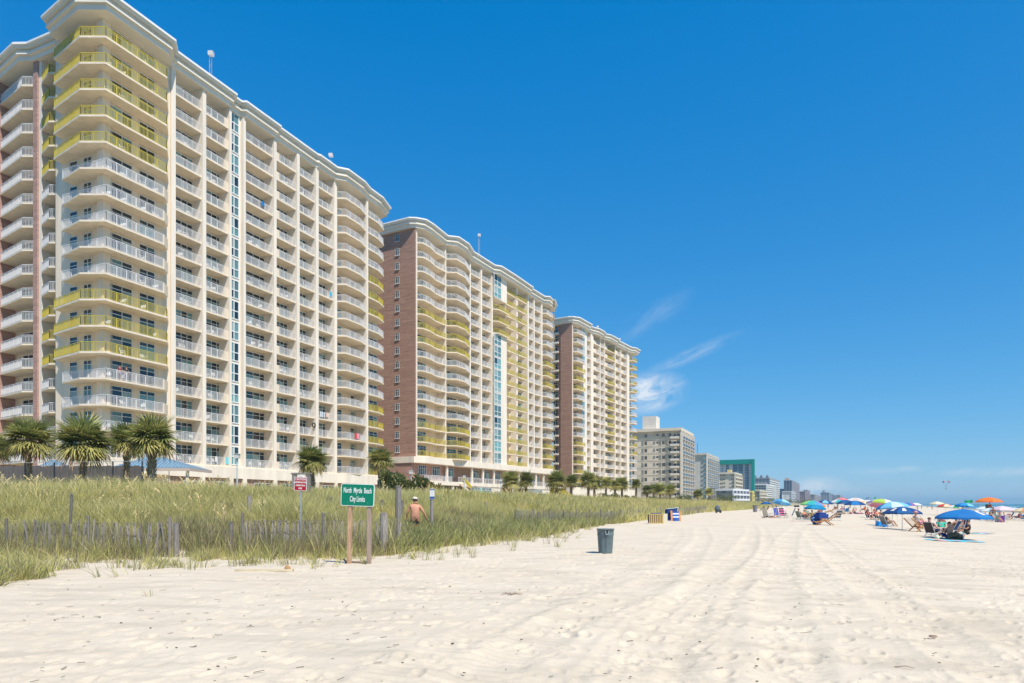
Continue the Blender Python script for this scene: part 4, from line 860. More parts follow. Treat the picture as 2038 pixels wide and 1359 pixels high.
def place(n, yr, qr, seed, xk=(-.85, .6), dens=None):
    r = np.random.default_rng(seed); Y = yr[0]*np.exp(r.uniform(0, math.log(yr[1]/yr[0]), n)) if yr[1]/yr[0] > 4 else r.uniform(yr[0], yr[1], n)
    X = r.uniform(xk[0], xk[1], n)*Y; q = sdist(X, Y); k = (q > qr[0]) & (q < qr[1])
    if dens is not None: k &= r.random(n) < dens(X, Y, q)
    X, Y = X[k], Y[k]; return X, Y, q[k], r
def veg_front(X, Y):                             # metres inland of the first grass, further out than the dune foot at the left
    return sdist(X, Y)+np.interp(X/Y, [-.86, -.74, -.62, -.50, -.42], [6.5, 5.0, 2.2, .6, 0])*np.clip((Y-9)/4, 0, 1)
def scatter(name, X, Y, r, protos, smin, smax, tilt=.12, smul=None, dz=0):
    Z = ground(X, Y)+dz; n = len(X); rot = np.stack([r.normal(0, tilt, n), r.normal(0, tilt, n), r.uniform(0, 6.28, n)], -1).astype(np.float32)
    s_ = r.uniform(smin, smax, n)*(1 if smul is None else smul)
    return geo_scatter(name, np.stack([X, Y, Z], -1), rot, s_.astype(np.float32), r.integers(0, len(protos), n).astype(np.int32), [p.mesh(name+'_blade', GR) for p in protos])
near_t = [tuft(i, 44, .78, .32, .016, GR, .45, (6, 3.2, .8, .6, 0)) for i in range(5)]
X, Y, q, r = place(42000, (11, 60), (-1.2, 40), 1, (-.86, .25), lambda X, Y, q: (q > 3.2*(.85-vnoise(X, Y, 1.4, 41)*1.35))*np.clip(.25+q/3, .25, 1)*(.30+.95*vnoise(X, Y, 2.2, 21)))
scatter('dune_grass', X, Y, r, near_t, .6, 1.15, smul=np.clip(.42+q/9, .4, 1.12)*(.55+.85*vnoise(X, Y, 2.8, 51)))
far_t = [tuft(10+i, 30, .85, .6, .045, GR, .4, (6, 3.5, .9, .5, 0), 2) for i in range(4)]
X, Y, q, r = place(60000, (55, 420), (.2, 46), 2, (-.5, .6), lambda X, Y, q: .5+.6*vnoise(X, Y, 6, 22))
scatter('distant_dune_grass', X, Y, r, far_t, .8, 1.5)
# dark, stemmy growth along the fence and at the foot of the dune
dead_t = [tuft(30+i, 34, .85, .28, .017, GR, .28, (2.2, 1.1, 1.8, 4.0, 0)) for i in range(4)]
X, Y, q, r = place(30000, (11, 60), (-.3, 6.0), 3, (-.86, .3), lambda X, Y, q: np.clip(1.3-q/5, 0, 1)*np.clip(vnoise(X, Y, 1.6, 23)*2.4-.25, 0, 1)*np.clip((q+.4)/2.6, .04, 1))
scatter('dry_stemmy_growth', X, Y, r, dead_t, .45, 1.05, .16, (.45+.95*vnoise(X, Y, 1.3, 52)))
green_t = [tuft(50+i, 46, .6, .3, .022, GR, .55, (3.5, .6, 5, .8, 0)) for i in range(4)]
X, Y, q, r = place(16000, (18, 60), (.0, 5.5), 4, (-.2, .4), lambda X, Y, q: np.clip(1.2-q/4.5, 0, 1)*np.clip(vnoise(X, Y, 2.5, 24)*2.0-.3, 0, 1)*np.clip(1.6-abs(X/Y+.02)*6, 0, 1))
scatter('dark_beach_shrubbery', X, Y, r, green_t, .6, 1.5)
# loose tufts out on the sand
sp_t = [tuft(70+i, 13, .55, .16, .013, GR, .6, (3, .8, 1.6, 1.6, 0)) for i in range(5)]
X, Y, q, r = place(60000, (9, 50), (-9, .8), 5, (-.86, .1), lambda X, Y, q: np.exp(-np.maximum(0, -veg_front(X, Y))/.8)*np.clip(vnoise(X, Y, .8, 25)*2.8-1.2, 0, 1)*np.where(veg_front(X, Y) > 0, np.where(q < -.3, .40, .8), .62))
scatter('sparse_beach_tufts', X, Y, r, sp_t, .45, 1.25, .3)
brown_t = [tuft(90+i, 30, .5, .35, .02, GR, .5, (.8, 1.2, .5, 7, 0)) for i in range(3)]
X, Y, q, r = place(16000, (16, 120), (2, 16), 8, (-.86, .4), lambda X, Y, q: np.clip(vnoise(X, Y, 3.1, 31)*3-1.45, 0, 1)*.8)
scatter('brown_undergrowth', X, Y, r, brown_t, .7, 1.4)
# sea oats: tall stems with drooping seed heads
def oat(seed):
    rd = random.Random(seed); m = MB()
    for k in range(3):
        a = rd.uniform(0, 6.28); L = rd.uniform(1.0, 1.45); b = rd.uniform(.12, .4); x0, y0 = rd.uniform(-.2, .2), rd.uniform(-.2, .2); pr = None
        f = lambda t: (x0+math.cos(a)*b*t**3, y0+math.sin(a)*b*t**3, L*(t-.12*t**4))
        for j in range(5):
            t0, t1 = j/5, (j+1)/5; m.bar(f(t0), f(t1), .009, .009, m=1)
        for j in range(20):
            t = .76+.24*j/20; p = Vector(f(t)); d = Vector((math.cos(a)*.3+rd.gauss(0, .5), math.sin(a)*.3+rd.gauss(0, .5), -.5)).normalized()*rd.uniform(.04, .075)*(1.1-abs(t-.88)*3); s_ = d.cross(Vector((rd.gauss(0,1), rd.gauss(0,1), .2))).normalized()*.016
            m.face([p, p+d*.5-s_, p+d, p+d*.5+s_], 4)
    return m
oats = [oat(i) for i in range(5)]
X, Y, q, r = place(9000, (14, 60), (3, 34), 6, (-.86, .2), lambda X, Y, q: np.clip(vnoise(X, Y, 4, 26)*1.6-.5, 0, 1)*np.where(X/Y < -.42, .30, .10)*np.where(q > 9, 1, .25))
scatter('sea_oats', X, Y, r, oats, .7, 1.25, .1)
X, Y, q, r = place(9000, (60, 260), (2, 34), 7, (-.4, .5), lambda X, Y, q: np.clip(vnoise(X, Y, 8, 27)*1.6-.5, 0, 1)*.35)
scatter('distant_sea_oats', X, Y, r, [oat(20+i) for i in range(3)], .9, 1.4, .1)
for i, (px, py, Y) in enumerate([(158, 930, 24), (163, 938, 24.5), (10, 905, 22), (195, 925, 26)]):
    pass
# litter on the sand: dry stems and bits
def debris():
    m = MB(); rd = random.Random(3)
    for _ in range(330):
        y = 4.2*math.exp(rd.uniform(0, 2.1)); x = rd.uniform(-.8, .8)*y
        if float(sdist(np.array([x]), np.array([y]))[0]) > -.6 : continue
        if x > -1 and rd.random() < .75: continue
        z = gz(x, y)+.012; a = rd.gauss(.15, .5); L = rd.uniform(.03, .11); m.bar((x, y, z), (x+math.cos(a)*L, y+math.sin(a)*L, z+rd.uniform(-.004, .012)), .006, .005)
    for _ in range(300):
        y = 4*math.exp(rd.uniform(0, 2)); x = rd.uniform(-.7, .8)*y; s_ = rd.uniform(.008, .022)
        if float(sdist(np.array([x]), np.array([y]))[0]) > -1: continue
        m.ball((x, y, gz(x, y)+.006), (s_, s_*.7, s_*.4), 5, 3)
    kind(m.build('beach_litter', mat('dry_litter', (.16, .13, .09), .9, .3, 8)), 'stuff')
debris()
# ---------------------------------------------------------------- sand fences and posts
WDG = mat('weathered_wood', (.25, .225, .20), .9, .25, 8, .4, 20, rnd=.35, stretch=(3, 3, .5)); WIRE = mat('rusty_wire', (.2, .17, .14), .6)
SLM = []
for i in range(4):
    m = MB(); h_ = .95+.03*i; m.box(-.019, -.005, -.15, .019, .005, h_); m.f = m.f; SLM.append(m.mesh('slat', WDG))
def fence(label, pts, h=1.0, gap=.09, maxn=300, posts=2.4, missing=.12, seed=0):
    rd = random.Random(seed); P = [(x, y, gz(x, y)) for x, y in pts]; r = thing('sand_fence', label, 'fence', P[0], 0, 'sand fences along the dune foot')
    acc = 0; n = 0; wire = MB(); last = None; nextpost = 0; s = 0; over = MB()
    for (ax, ay, az), (bx, by, bz) in zip(P[:-1], P[1:]):
        L = math.hypot(bx-ax, by-ay); a = math.atan2(by-ay, bx-ax); k = int(L/gap)
        for j in range(k):
            t = j/k; x, y = ax+(bx-ax)*t, ay+(by-ay)*t; z = gz(x, y); s += gap
            if s >= nextpost:
                q = MB(); q.tube([(0, 0, -.3), (0, 0, h*1.05+rd.uniform(-.05, .12))], [.055, .045], 7); q.build('post', WDG, r, (x-P[0][0], y-P[0][1], z-P[0][2])); nextpost += posts
                if last:
                    for zz in (.25, .6, .92): wire.bar((last[0], last[1], last[2]+zz*h), (x-P[0][0], y-P[0][1], z-P[0][2]+zz*h), .012)
                last = (x-P[0][0], y-P[0][1], z-P[0][2])
            if rd.random() < missing: continue
            if n < maxn:
                o = link('slat', SLM[rd.randrange(4)], r, (x-P[0][0], y-P[0][1], z-P[0][2]-rd.uniform(0, .1)), (rd.gauss(0, .05), rd.gauss(0, .07), a)); o.scale = (1, 1, h*rd.uniform(.93, 1.0))
            else: xx, yy, zz = x-P[0][0], y-P[0][1], z-P[0][2]; over.box(xx-.02, yy-.006, zz-.1, xx+.02, yy+.006, zz+h*rd.uniform(.9, 1.03))
            n += 1
    wire.build('wire', WIRE, r)
    if over.f: kind(over.build('slat', WDG, r), 'stuff')
fence('leaning slat fence half buried in grass at the left, ending at a thick post', [(-17.5, 19.8), (-15.0, 20.0), (-12.2, 20.0), (-9.9, 19.9)], 1.08, seed=1, missing=.2)
fence('slat fence of grey pickets left of the green sign, tangled in dry stems', [(-8.3, 20.6), (-6.6, 21.0), (-5.0, 21.2), (-3.7, 22.2)], 1.08, seed=2, missing=.1)
fence('long grey slat fence in the middle, running away behind the grey bin', [(.2, 37.5), (4.6, 47), (9.5, 57), (14.6, 70.5)], 1.0, .11, seed=3, posts=2.6)
fence('far slat fence continuing along the dune beyond the blue cabana', [(16, 74), (25.5, 97), (36, 124)], 1.05, .14, seed=4, maxn=290)
def post(px, Y, ptop, label, r=.09, lean=0, group='wooden posts in the dune grass'):
    x = (px-CX)/F*Y; g = gz(x, Y); h_ = 1.6+(HY-ptop)/F*Y-g
    m = MB(); m.tube([(0, 0, -.4), (lean*.5, 0, h_*.5), (lean, 0, h_)], [r, r*.97, r*.9], 8); m.box(lean-r*.3, -r*.9, h_-.002, lean+r*.5, r*.4, h_+.05)
    o = m.build('wooden_post', WDG, None, (x, Y, g)); tag(o, label, 'post', group)
for a in [(139, 23, 985, 'thin pale leaning post in the grass at the left', .05, .06), (496, 25.5, 988, 'stout dark post in the grass between the left fence and the red sign', .085), (351, 19.9, 1042, 'thick grey post where the left fence ends', .085),
          (398, 30, 990, 'short dark post top deep in the grass', .1), (652, 31, 992, 'left one of a pair of dark post tops beside the green sign', .08), (659, 31, 991, 'right one of a pair of dark post tops beside the green sign', .08),
          (764, 21, 1022, 'thick gnarled grey post just right of the green sign', .13), (793, 31, 969, 'tall split timber post left of the walking man', .15), (800, 32.5, 997, 'shorter post leaning on the tall split timber post', .09),
          (760, 34, 996, 'pale grey post half hidden right of the green sign', .1), (873, 40, 998, 'thin post right of the blue beach-access sign, left of a pair', .06), (877, 41, 1000, 'thin post right of the blue beach-access sign, right of a pair', .06),
          (967, 46, 1000, 'dark post alone in the grass before the terrace columns', .09), (1049, 58, 1004, 'dark post in the grass under the two palmettos', .09), (1090, 66, 1003, 'dark post in the grass below the yellow slide', .09), (1136, 74, 1004, 'dark post in the grass below the small palmetto', .1),
          (1076, 70, 1004, 'slim post between two dark posts in the mid dune', .06), (1147, 80, 1005, 'slim post just right of the dark post in the mid dune', .06), (1198, 90, 1005, 'slim far post left of the fence bend', .08), (1206, 92, 1005, 'far post right beside the slim one at the fence bend', .08),
          (460, 20.5, 1041, 'grey post at the left end of the middle picket fence', .08)]: post(*a)
# timber frame behind the red sign
t = thing('timber_frame', 'weathered grey timber shower frame behind the red warning sign', 'frame', (at(586, 34)[0], 34, gz(at(586, 34)[0], 34)), 0)
hh = 1.6+(HY-941)/F*34-gz(at(586, 34)[0], 34); wl = 28/F*34
for x in (0, wl): m = MB(); m.box(x-.1, -.1, -.3, x+.1, .1, hh-.08); m.build('post', WDG, t)
m = MB(); m.box(-.14, -.12, hh-.08, wl+.14, .12, hh); m.build('crossbeam', WDG, t)
# ---------------------------------------------------------------- signs
def textmesh(body, size, name='lettering', squeeze=1.0, material=None, parent=None, loc=(0,0,0), bold=0.0, depth=.002):
    cu = bpy.data.curves.new(name, 'FONT'); cu.body = body; cu.size = size; cu.align_x = 'CENTER'; cu.align_y = 'CENTER'; cu.extrude = depth; cu.offset = bold; cu.resolution_u = 3
    o = bpy.data.objects.new(name, cu); COL.objects.link(o); dg = bpy.context.evaluated_depsgraph_get(); me = bpy.data.meshes.new_from_object(o.evaluated_get(dg)); bpy.data.objects.remove(o)
    me.materials.clear(); me.materials.append(material); n = link(name, me, parent, loc, (math.radians(90), 0, 0)); n.scale = (squeeze, 1, 1); return n
def rrect(w_, h_, r, n=5):
    return [(sx*(w_/2-r)+r*math.cos(a), sz*(h_/2-r)+r*math.sin(a)) for sx, sz, a0 in ((1,1,0),(-1,1,90),(-1,-1,180),(1,-1,270)) for a in [math.radians(a0+90*k/n) for k in range(n+1)]]
def plate(w_, h_, r, y0, y1, mt, name, parent, hole=None):
    m = MB(); P = rrect(w_, h_, r); n = len(P); i = len(m.v); m.v += [(p[0], y0, p[1]) for p in P]+[(p[0], y1, p[1]) for p in P]
    m.f += [tuple(range(n)), tuple(range(2*n-1, n-1, -1))]+[(k, n+k, n+(k+1)%n, (k+1)%n) for k in range(n)]; m.m += [0]*(n+2); return m.build(name, mt, parent)
GRN = mat('sign_green', (.0, .185, .105), .45, .08, 3); SWH = mat('sign_white', (.78, .80, .78), .5, .04, 4); SRED = mat('sign_red', (.42, .012, .02), .5, .08, 4)
TIM = mat('treated_timber', (.42, .24, .13), .85, .22, 4, .4, 25, stretch=(6, 6, .5), col2=(.52, .34, .22)); TIM2 = mat('greyed_timber', (.36, .27, .21), .85, .22, 4, .4, 25, stretch=(6, 6, .5))
px0, py0 = 712, 985; Yp = 17.9
xs = (px0-CX)/F*Yp; zs = 1.6+(HY-py0)/F*Yp; gs = gz(xs, Yp)
t = thing('city_limits_sign', 'green sign reading North Myrtle Beach City Limits on two wooden posts', 'sign', (xs, Yp, gs), math.radians(-8))
wS, hS = 69/F*Yp, 44.5/F*Yp
tb = bpy.data.objects.new('sign_board', None)
def sub(parent, me, name, loc, rot=None): return link(name, me, parent, loc, rot)
board = plate(wS, hS, .05, -.012, .0, SWH, 'sign_board', t); board.location = (0, 0, zs-gs); board.rotation_euler = (0, math.radians(2.0), 0)
pg = plate(wS-.035, hS-.035, .04, -.016, -.011, GRN, 'green_face', board)
textmesh('North  Myrtle  Beach', .205, squeeze=.44, material=SWH, parent=board, loc=(0, -.019, .115), bold=.002)
textmesh('City Limits', .205, squeeze=.47, material=SWH, parent=board, loc=(0, -.019, -.115), bold=.002)
for dx, wd, mt, yy in ((-.262, .095, TIM, .055), (.29, .10, TIM2, .06)):
    m = MB(); m.box(-wd/2, -wd/2, -.5, wd/2, wd/2, zs-gs+.0); o = m.build('post', mt, t, (dx, yy, 0)); o.rotation_euler = (0, math.radians(1.2 if dx < 0 else .6), 0)
for dx in (-.27, .29):
    for dz in (.2, -.2): m = MB(); m.ball((0, 0, 0), .009, 6, 4); m.build('bolt', GALV, board, (dx, -.02, dz))
# red caution sign
Yr = 21.5; xr = (599-CX)/F*Yr; zr = 1.6+(HY-963)/F*Yr; gr = gz(xr, Yr)
t = thing('caution_sign', 'small red and white caution sign on a thin grey metal post in the grass', 'sign', (xr, Yr, gr), math.radians(-6))
b_ = plate(25.5/F*Yr, 27/F*Yr, .02, -.008, 0, SWH, 'sign_board', t); b_.location = (0, -.03, zr-gr); b_.rotation_euler = (0, math.radians(2), 0)
plate(25.5/F*Yr-.03, 27/F*Yr-.03, .012, -.012, -.0075, SRED, 'red_face', b_)
for i, (s_, sz, sq) in enumerate((('CAUTION', .095, .80), ('UNDERGROUND', .070, .72), ('OPERATING', .070, .82), ('PIPE', .075, .9))): textmesh(s_, sz, squeeze=sq, material=SWH, parent=b_, loc=(0, -.014, .145-.098*i), bold=.002)
m = MB(); m.bar((0, 0, -.4), (0, 0, zr-gr+.29), .045, .03); m.build('post', GALV, t); m = MB(); m.box(-.02, -.02, zr-gr+.24, .05, .02, zr-gr+.30); m.build('bracket', SWH, t)
# blue and white beach access sign
Yb = 30; xb = (860-CX)/F*Yb; zb = 1.6+(HY-983)/F*Yb; gb = gz(xb, Yb)
t = thing('beach_rules_sign', 'small white sign with a blue top and bottom on a dark wooden post', 'sign', (xb, Yb, gb), math.radians(10))
m = MB(); m.tube([(-.02, .06, -.4), (0, .06, zb-gb+.2)], .075, 8); m.build('post', WDG, t)
b_ = plate(.2, .46, .015, -.03, -.02, SWH, 'sign_board', t); b_.location = (0, 0, zb-gb)
SBL = mat('sign_blue', (.03, .10, .34), .5)
for z0, z1 in ((-.215, -.11), (.17, .215)): m = MB(); m.box(-.1, -.034, z0, .1, -.030, z1); m.build('blue_band', SBL, b_)
m = MB()
for k in range(5): m.box(-.07, -.033, .12-.045*k, .07, -.030, .135-.045*k)
m.build('print', mat('faded_print', (.55, .45, .5), .6), b_)
# ---------------------------------------------------------------- litter bin, planks
t = thing('litter_bin', 'dented grey plastic bin standing alone on the sand', 'bin', (0, 0, 0), 0)
bx, by, bz = hit(1205, 1101); t.location = (bx, by, bz); rb = .5*34/F*by; hb = 49/F*by
BINM = mat('grey_bin_plastic', (.115, .155, .165), .45, .15, 5, .1, 10)
def bin_mesh(r0, r1, h_, dents=True):
    m = MB(); n = 40; rows = [(0, r0), (.02, r0*1.0), (.25, r0+(r1-r0)*.25), (.5, r0+(r1-r0)*.5), (.72, r0+(r1-r0)*.74), (.76, r0+(r1-r0)*.78+.012), (.79, r0+(r1-r0)*.8), (.96, r1), (.965, r1*1.07), (1, r1*1.07), (1, r1*.97), (.3, r0*.9)]
    for z, r in rows:
        for k in range(n):
            a = 2*math.pi*k/n; d = 0
            if dents and z < .7: d = -.05*math.exp(-((a-4.45)/.22)**2)*math.sin(min(1, z/.7)*math.pi)-.035*math.exp(-((a-4.95)/.12)**2)*math.sin(min(1, z/.72)*math.pi)+.02*math.exp(-((a-4.72)/.1)**2)*math.sin(min(1, z/.7)*math.pi)
            m.v.append(((r+d)*math.cos(a), (r+d)*math.sin(a), z*h_))
    for i in range(len(rows)-1):
        for k in range(n): m.f.append((i*n+k, i*n+(k+1)%n, (i+1)*n+(k+1)%n, (i+1)*n+k)); m.m.append(0)
    m.f.append(tuple(range(n-1, -1, -1))); m.m.append(0); return m
bin_mesh(rb*.80, rb*.98, hb).build('bin_body', BINM, t, smooth=True)
m = MB(); a = -1.5
for s_ in (-1, 1): m.bar((s_*.055, -rb*1.04, hb*.93), (s_*.035, -rb*1.02, hb*.79), .022, .03)
m.bar((-.045, -rb*1.02, hb*.785), (.045, -rb*1.02, hb*.785), .022, .03); m.build('handle', mat('pale_grey_plastic', (.32, .36, .37), .4), t)
m = MB(); m.box(-.035, -rb*1.0, hb*.8, .035, -rb*.9, hb*.93); m.build('handle_recess', DARKM, t)
t.rotation_euler = (0, 0, .05)
WOODP = mat('bleached_plank', (.60, .50, .34), .85, .12, 3, .2, 20, stretch=(.6, 4, 4))
px_, py_, pz_ = hit(526, 1137)
t = thing('driftwood_plank', 'long pale plank with a knot lying half buried on the sand', 'plank', (px_, py_, pz_+.02), math.radians(4))
m = MB(); Lp = 1.35; n = 10; top = [(-Lp/2+Lp*k/n, .10+.02*math.sin(k)) for k in range(n+1)]; 
poly = [(x, y*(.25+.75*min(1, (x+Lp/2)/.5))) for x, y in top]+[(x, -y*(.4+.6*min(1, (x+Lp/2)/.5))) for x, y in top[::-1]]
m.prism(poly, -.02, .035); m.build('board', WOODP, t)
m = MB(); m.ball((Lp/2-.13, 0, .05), (.075, .06, .075), 9, 6); m.build('knot', mat('orange_knot', (.45, .26, .12), .9, .2, 10), t)
px_, py_, pz_ = hit(705, 1121)
t = thing('driftwood_branch', 'brown driftwood branch lying between the posts of the green sign', 'driftwood', (px_, py_, pz_), 0)
m = MB(); m.tube([(-.46, .28, .07), (-.34, .25, .09), (-.26, .14, .03), (-.1, .08, .03), (.12, .0, .035), (.3, -.06, .05), (.42, -.05, .04)], [.012, .025, .03, .028, .03, .035, .02], 7); m.build('limb', mat('driftwood', (.30, .22, .16), .95, .3, 8, .4, 30), t)
m = MB(); m.tube([(.1, .1, .0), (.16, .14, .05), (.24, .12, .04)], [.02, .025, .012], 6); m.tube([(-.3, .22, .03), (-.2, .2, .07)], [.02, .01], 6); m.build('twig', MATS['driftwood'], t)
for i, (a, b, L, lab) in enumerate([(1018, 1184, .22, 'clump of dry roots on the sand in the near middle'), (1780, 1329, .2, 'short dark twig on the sand at the lower right'), (1857, 1269, .1, 'small dark scrap on the sand at the right')]):
    x, y, z = hit(a, b); m = MB(); rd = random.Random(i)
    for k in range(7 if i == 0 else 1): ang = rd.uniform(-.5, .5)+(k*.9 if i == 0 else 0); m.tube([(0, 0, .01), (math.cos(ang)*L*.5, math.sin(ang)*L*.5, .03), (math.cos(ang)*L, math.sin(ang)*L, .012)], [.006, .006, .003], 5)
    if i == 2: m.ball((0, 0, .02), (.06, .04, .02), 7, 4)
    tag(m.build('twig', MATS['driftwood'], None, (x, y, z)), lab, 'twig')
# ---------------------------------------------------------------- people
SKINS = [mat('skin_tan', (.48, .25, .15), .55), mat('skin_light', (.60, .36, .25), .55), mat('skin_sunburnt', (.56, .27, .17), .55, .12, 4), mat('skin_brown', (.22, .11, .07), .55)]
def cloth(c): return mat('cloth_%02x%02x%02x' % tuple(int(v*255) for v in c), c, .85, .08, 6)
POSES = {
 'stand': dict(pel=(0,0,.95), sp=(0,0,1.14), ch=(0,.0,1.34), nk=(0,0,1.50), hd=(0,.02,1.63), sh=(.18,0,1.42), el=(.27,-.01,1.14), wr=(.30,.07,.90), ha=(.31,.10,.82), hp=(.09,0,.90), kn=(.11,.03,.49), an=(.12,-.02,.08), to=(.13,.15,.03)),
 'walk': dict(pel=(0,0,.95), sp=(0,.02,1.14), ch=(0,.05,1.34), nk=(0,.08,1.49), hd=(0,.11,1.61), sh=(.2,.05,1.41), el=(.36,.0,1.16), wr=(.47,.08,.93), ha=(.52,.12,.86), hp=(.10,0,.90), kn=(.12,.14,.50), an=(.12,.0,.10), to=(.13,.17,.05)),
 'chair': dict(pel=(0,0,.34), sp=(0,-.13,.50), ch=(0,-.24,.68), nk=(0,-.31,.83), hd=(0,-.30,.97), sh=(.18,-.26,.76), el=(.27,-.06,.55), wr=(.20,.17,.50), ha=(.17,.24,.50), hp=(.10,.0,.32), kn=(.14,.42,.50), an=(.14,.70,.12), to=(.15,.86,.07)),
 'sit': dict(pel=(0,0,.13), sp=(0,-.05,.32), ch=(0,-.07,.51), nk=(0,-.05,.66), hd=(0,-.02,.79), sh=(.18,-.06,.59), el=(.27,.10,.38), wr=(.16,.30,.42), ha=(.1,.36,.42), hp=(.10,.0,.12), kn=(.15,.36,.50), an=(.14,.60,.10), to=(.15,.76,.05)),
 'lie': dict(pel=(0,0,.12), sp=(0,-.19,.12), ch=(0,-.38,.13), nk=(0,-.55,.15), hd=(0,-.68,.17), sh=(.18,-.46,.13), el=(.27,-.2,.08), wr=(.26,.05,.08), ha=(.26,.12,.07), hp=(.10,.05,.11), kn=(.12,.46,.18), an=(.11,.86,.09), to=(.13,.93,.2))}
RAD = dict(pel=.135, sp=.125, ch=.15, nk=.058, hd=.092, sh=.062, el=.043, wr=.03, ha=.036, hp=.10, kn=.062, an=.042, to=.034)
def skinned(name, joints, edges, radii, mat_, root=0, sub=1):
    me = bpy.data.meshes.new(name); me.from_pydata(joints, edges, []); o = link(name, me); md = o.modifiers.new('skin', 'SKIN'); md.use_smooth_shade = True
    if not me.skin_vertices: me.attributes
    sv = me.skin_vertices[0].data
    for i, r in enumerate(radii): sv[i].radius = r if hasattr(r, '__len__') else (r, r)
    sv[root].use_root = True
    s2 = o.modifiers.new('sub', 'SUBSURF'); s2.levels = s2.render_levels = sub
    bpy.context.view_layer.update(); dg = bpy.context.evaluated_depsgraph_get(); out_ = bpy.data.meshes.new_from_object(o.evaluated_get(dg)); bpy.data.objects.remove(o)
    out_.materials.clear(); out_.materials.append(mat_); out_.name = name; return out_
def mirror(p, s): return (p[0]*s, p[1], p[2])
BODY = {}
def body_meshes(pose, fat=1.0, asym=None):
    key = (pose, fat)
    if key in BODY: return BODY[key]
    P = POSES[pose]; J = []; R = []; E = []; ix = {}
    def add(n, p, r): ix[n] = len(J); J.append(p); R.append(r)
    f = fat; add('pel', P['pel'], (RAD['pel']*f, RAD['pel']*f*.85)); add('sp', P['sp'], (RAD['sp']*f, RAD['sp']*f*.85)); add('ch', P['ch'], (RAD['ch']*(1+(f-1)*.5), .11)); add('nk', P['nk'], RAD['nk']); add('hd', P['hd'], (.078, .095))
    hd2 = tuple(P['hd'][i]+(P['hd'][i]-P['nk'][i])*.55 for i in range(3)); add('cr', hd2, .07); E += [(0,1),(1,2),(2,3),(3,4),(4,5)]
    for s in (1, -1):
        Q = {k: mirror(P[k], s) for k in ('sh','el','wr','ha','hp','kn','an','to')}
        if pose == 'walk' and s == -1: Q['kn'] = (-.11, .02, .49); Q['an'] = (-.12, -.3, .2); Q['to'] = (-.12, -.2, .06); Q['el'] = (-.33, .06, 1.13); Q['wr'] = (-.36, .14, .88); Q['ha'] = (-.36, .17, .80)
        if pose == 'stand' and s == -1: Q['el'] = (-.29, .08, 1.17); Q['wr'] = (-.18, .22, 1.08); Q['ha'] = (-.12, .26, 1.08)
        if pose == 'sit' and s == -1: Q['kn'] = (-.2, .42, .3); Q['an'] = (-.1, .66, .08); Q['to'] = (-.1, .8, .04)
        if pose == 'lie' and s == -1: Q['kn'] = (-.16, .42, .42); Q['an'] = (-.14, .6, .08); Q['to'] = (-.14, .72, .04)
        for k in ('sh','el','wr','ha','hp','kn','an','to'): add(k+str(s), Q[k], RAD[k]*(1+(f-1)*.6 if k in ('hp','kn','sh','el') else 1))
        i = ix; E += [(2, i['sh'+str(s)]), (i['sh'+str(s)], i['el'+str(s)]), (i['el'+str(s)], i['wr'+str(s)]), (i['wr'+str(s)], i['ha'+str(s)]), (0, i['hp'+str(s)]), (i['hp'+str(s)], i['kn'+str(s)]), (i['kn'+str(s)], i['an'+str(s)]), (i['an'+str(s)], i['to'+str(s)])]
        h = Vector(Q['ha']); d = (h-Vector(Q['wr'])).normalized(); sd = d.cross(Vector((0, 1, .2))).normalized()
        for q_, (off, ln) in enumerate(((-.024, .062), (-.008, .072), (.008, .068), (.024, .055))):   # four fingers and a thumb
            tip = h+sd*off*1.2+d*ln; mid = h+sd*off+d*ln*.5; a_ = 'f%d%d' % (q_, s); add(a_, tuple(mid), .0095); add(a_+'t', tuple(tip+Vector((0, .008, 0))), .008); E += [(i['ha'+str(s)], i[a_]), (i[a_], i[a_+'t'])]
        tip = h-sd*.05*s+d*.01; add('th%d' % s, tuple(tip), .010); E.append((i['ha'+str(s)], i['th%d' % s]))
    body_ = skinned('body', J, E, R, SKINS[0]); i = ix
    # clothing: close-fitting shells over trunk and thighs
    def shell(name, names, edges, rr):
        j = [J[i[n]] for n in names]; return skinned(name, j, edges, rr, cloth((.3, .3, .3)))
    mid = lambda a, b, t: tuple(J[i[a]][k]*(1-t)+J[i[b]][k]*t for k in range(3))
    jj = [J[0], mid('pel', 'sp', .45)]+[J[i['hp1']], mid('hp1', 'kn1', .85), J[i['hp-1']], mid('hp-1', 'kn-1', .85)]
    shorts = skinned('shorts', jj, [(0,1),(0,2),(2,3),(0,4),(4,5)], [(.15*f, .135*f), (.145*f, .12*f), .118, .10, .118, .10], cloth((.3, .3, .3)))
    jj = [mid('pel', 'sp', .4), J[1], J[2], mid('ch', 'nk', .55), J[i['sh1']], mid('sh1', 'el1', .55), J[i['sh-1']], mid('sh-1', 'el-1', .55)]
    shirt = skinned('shirt', jj, [(0,1),(1,2),(2,3),(2,4),(4,5),(2,6),(6,7)], [(.15*f,.125*f), (.145*f,.12*f), (.165, .125), .075, .078, .062, .078, .062], cloth((.3, .3, .3)))
    BODY[key] = (body_, shorts, shirt, J[i['hd']], J[i['cr']]); return BODY[key]
HAIRM = [mat('dark_hair', (.03, .02, .015), .6), mat('brown_hair', (.12, .07, .04), .6), mat('blond_hair', (.45, .32, .15), .6), mat('grey_hair', (.35, .34, .33), .6)]
EYE = mat('eye_dark', (.03, .03, .03), .3); LIP = mat('lip', (.35, .12, .1), .5)
def own(o, m): 
    o.material_slots[0].link = 'OBJECT'; o.material_slots[0].material = m; return o
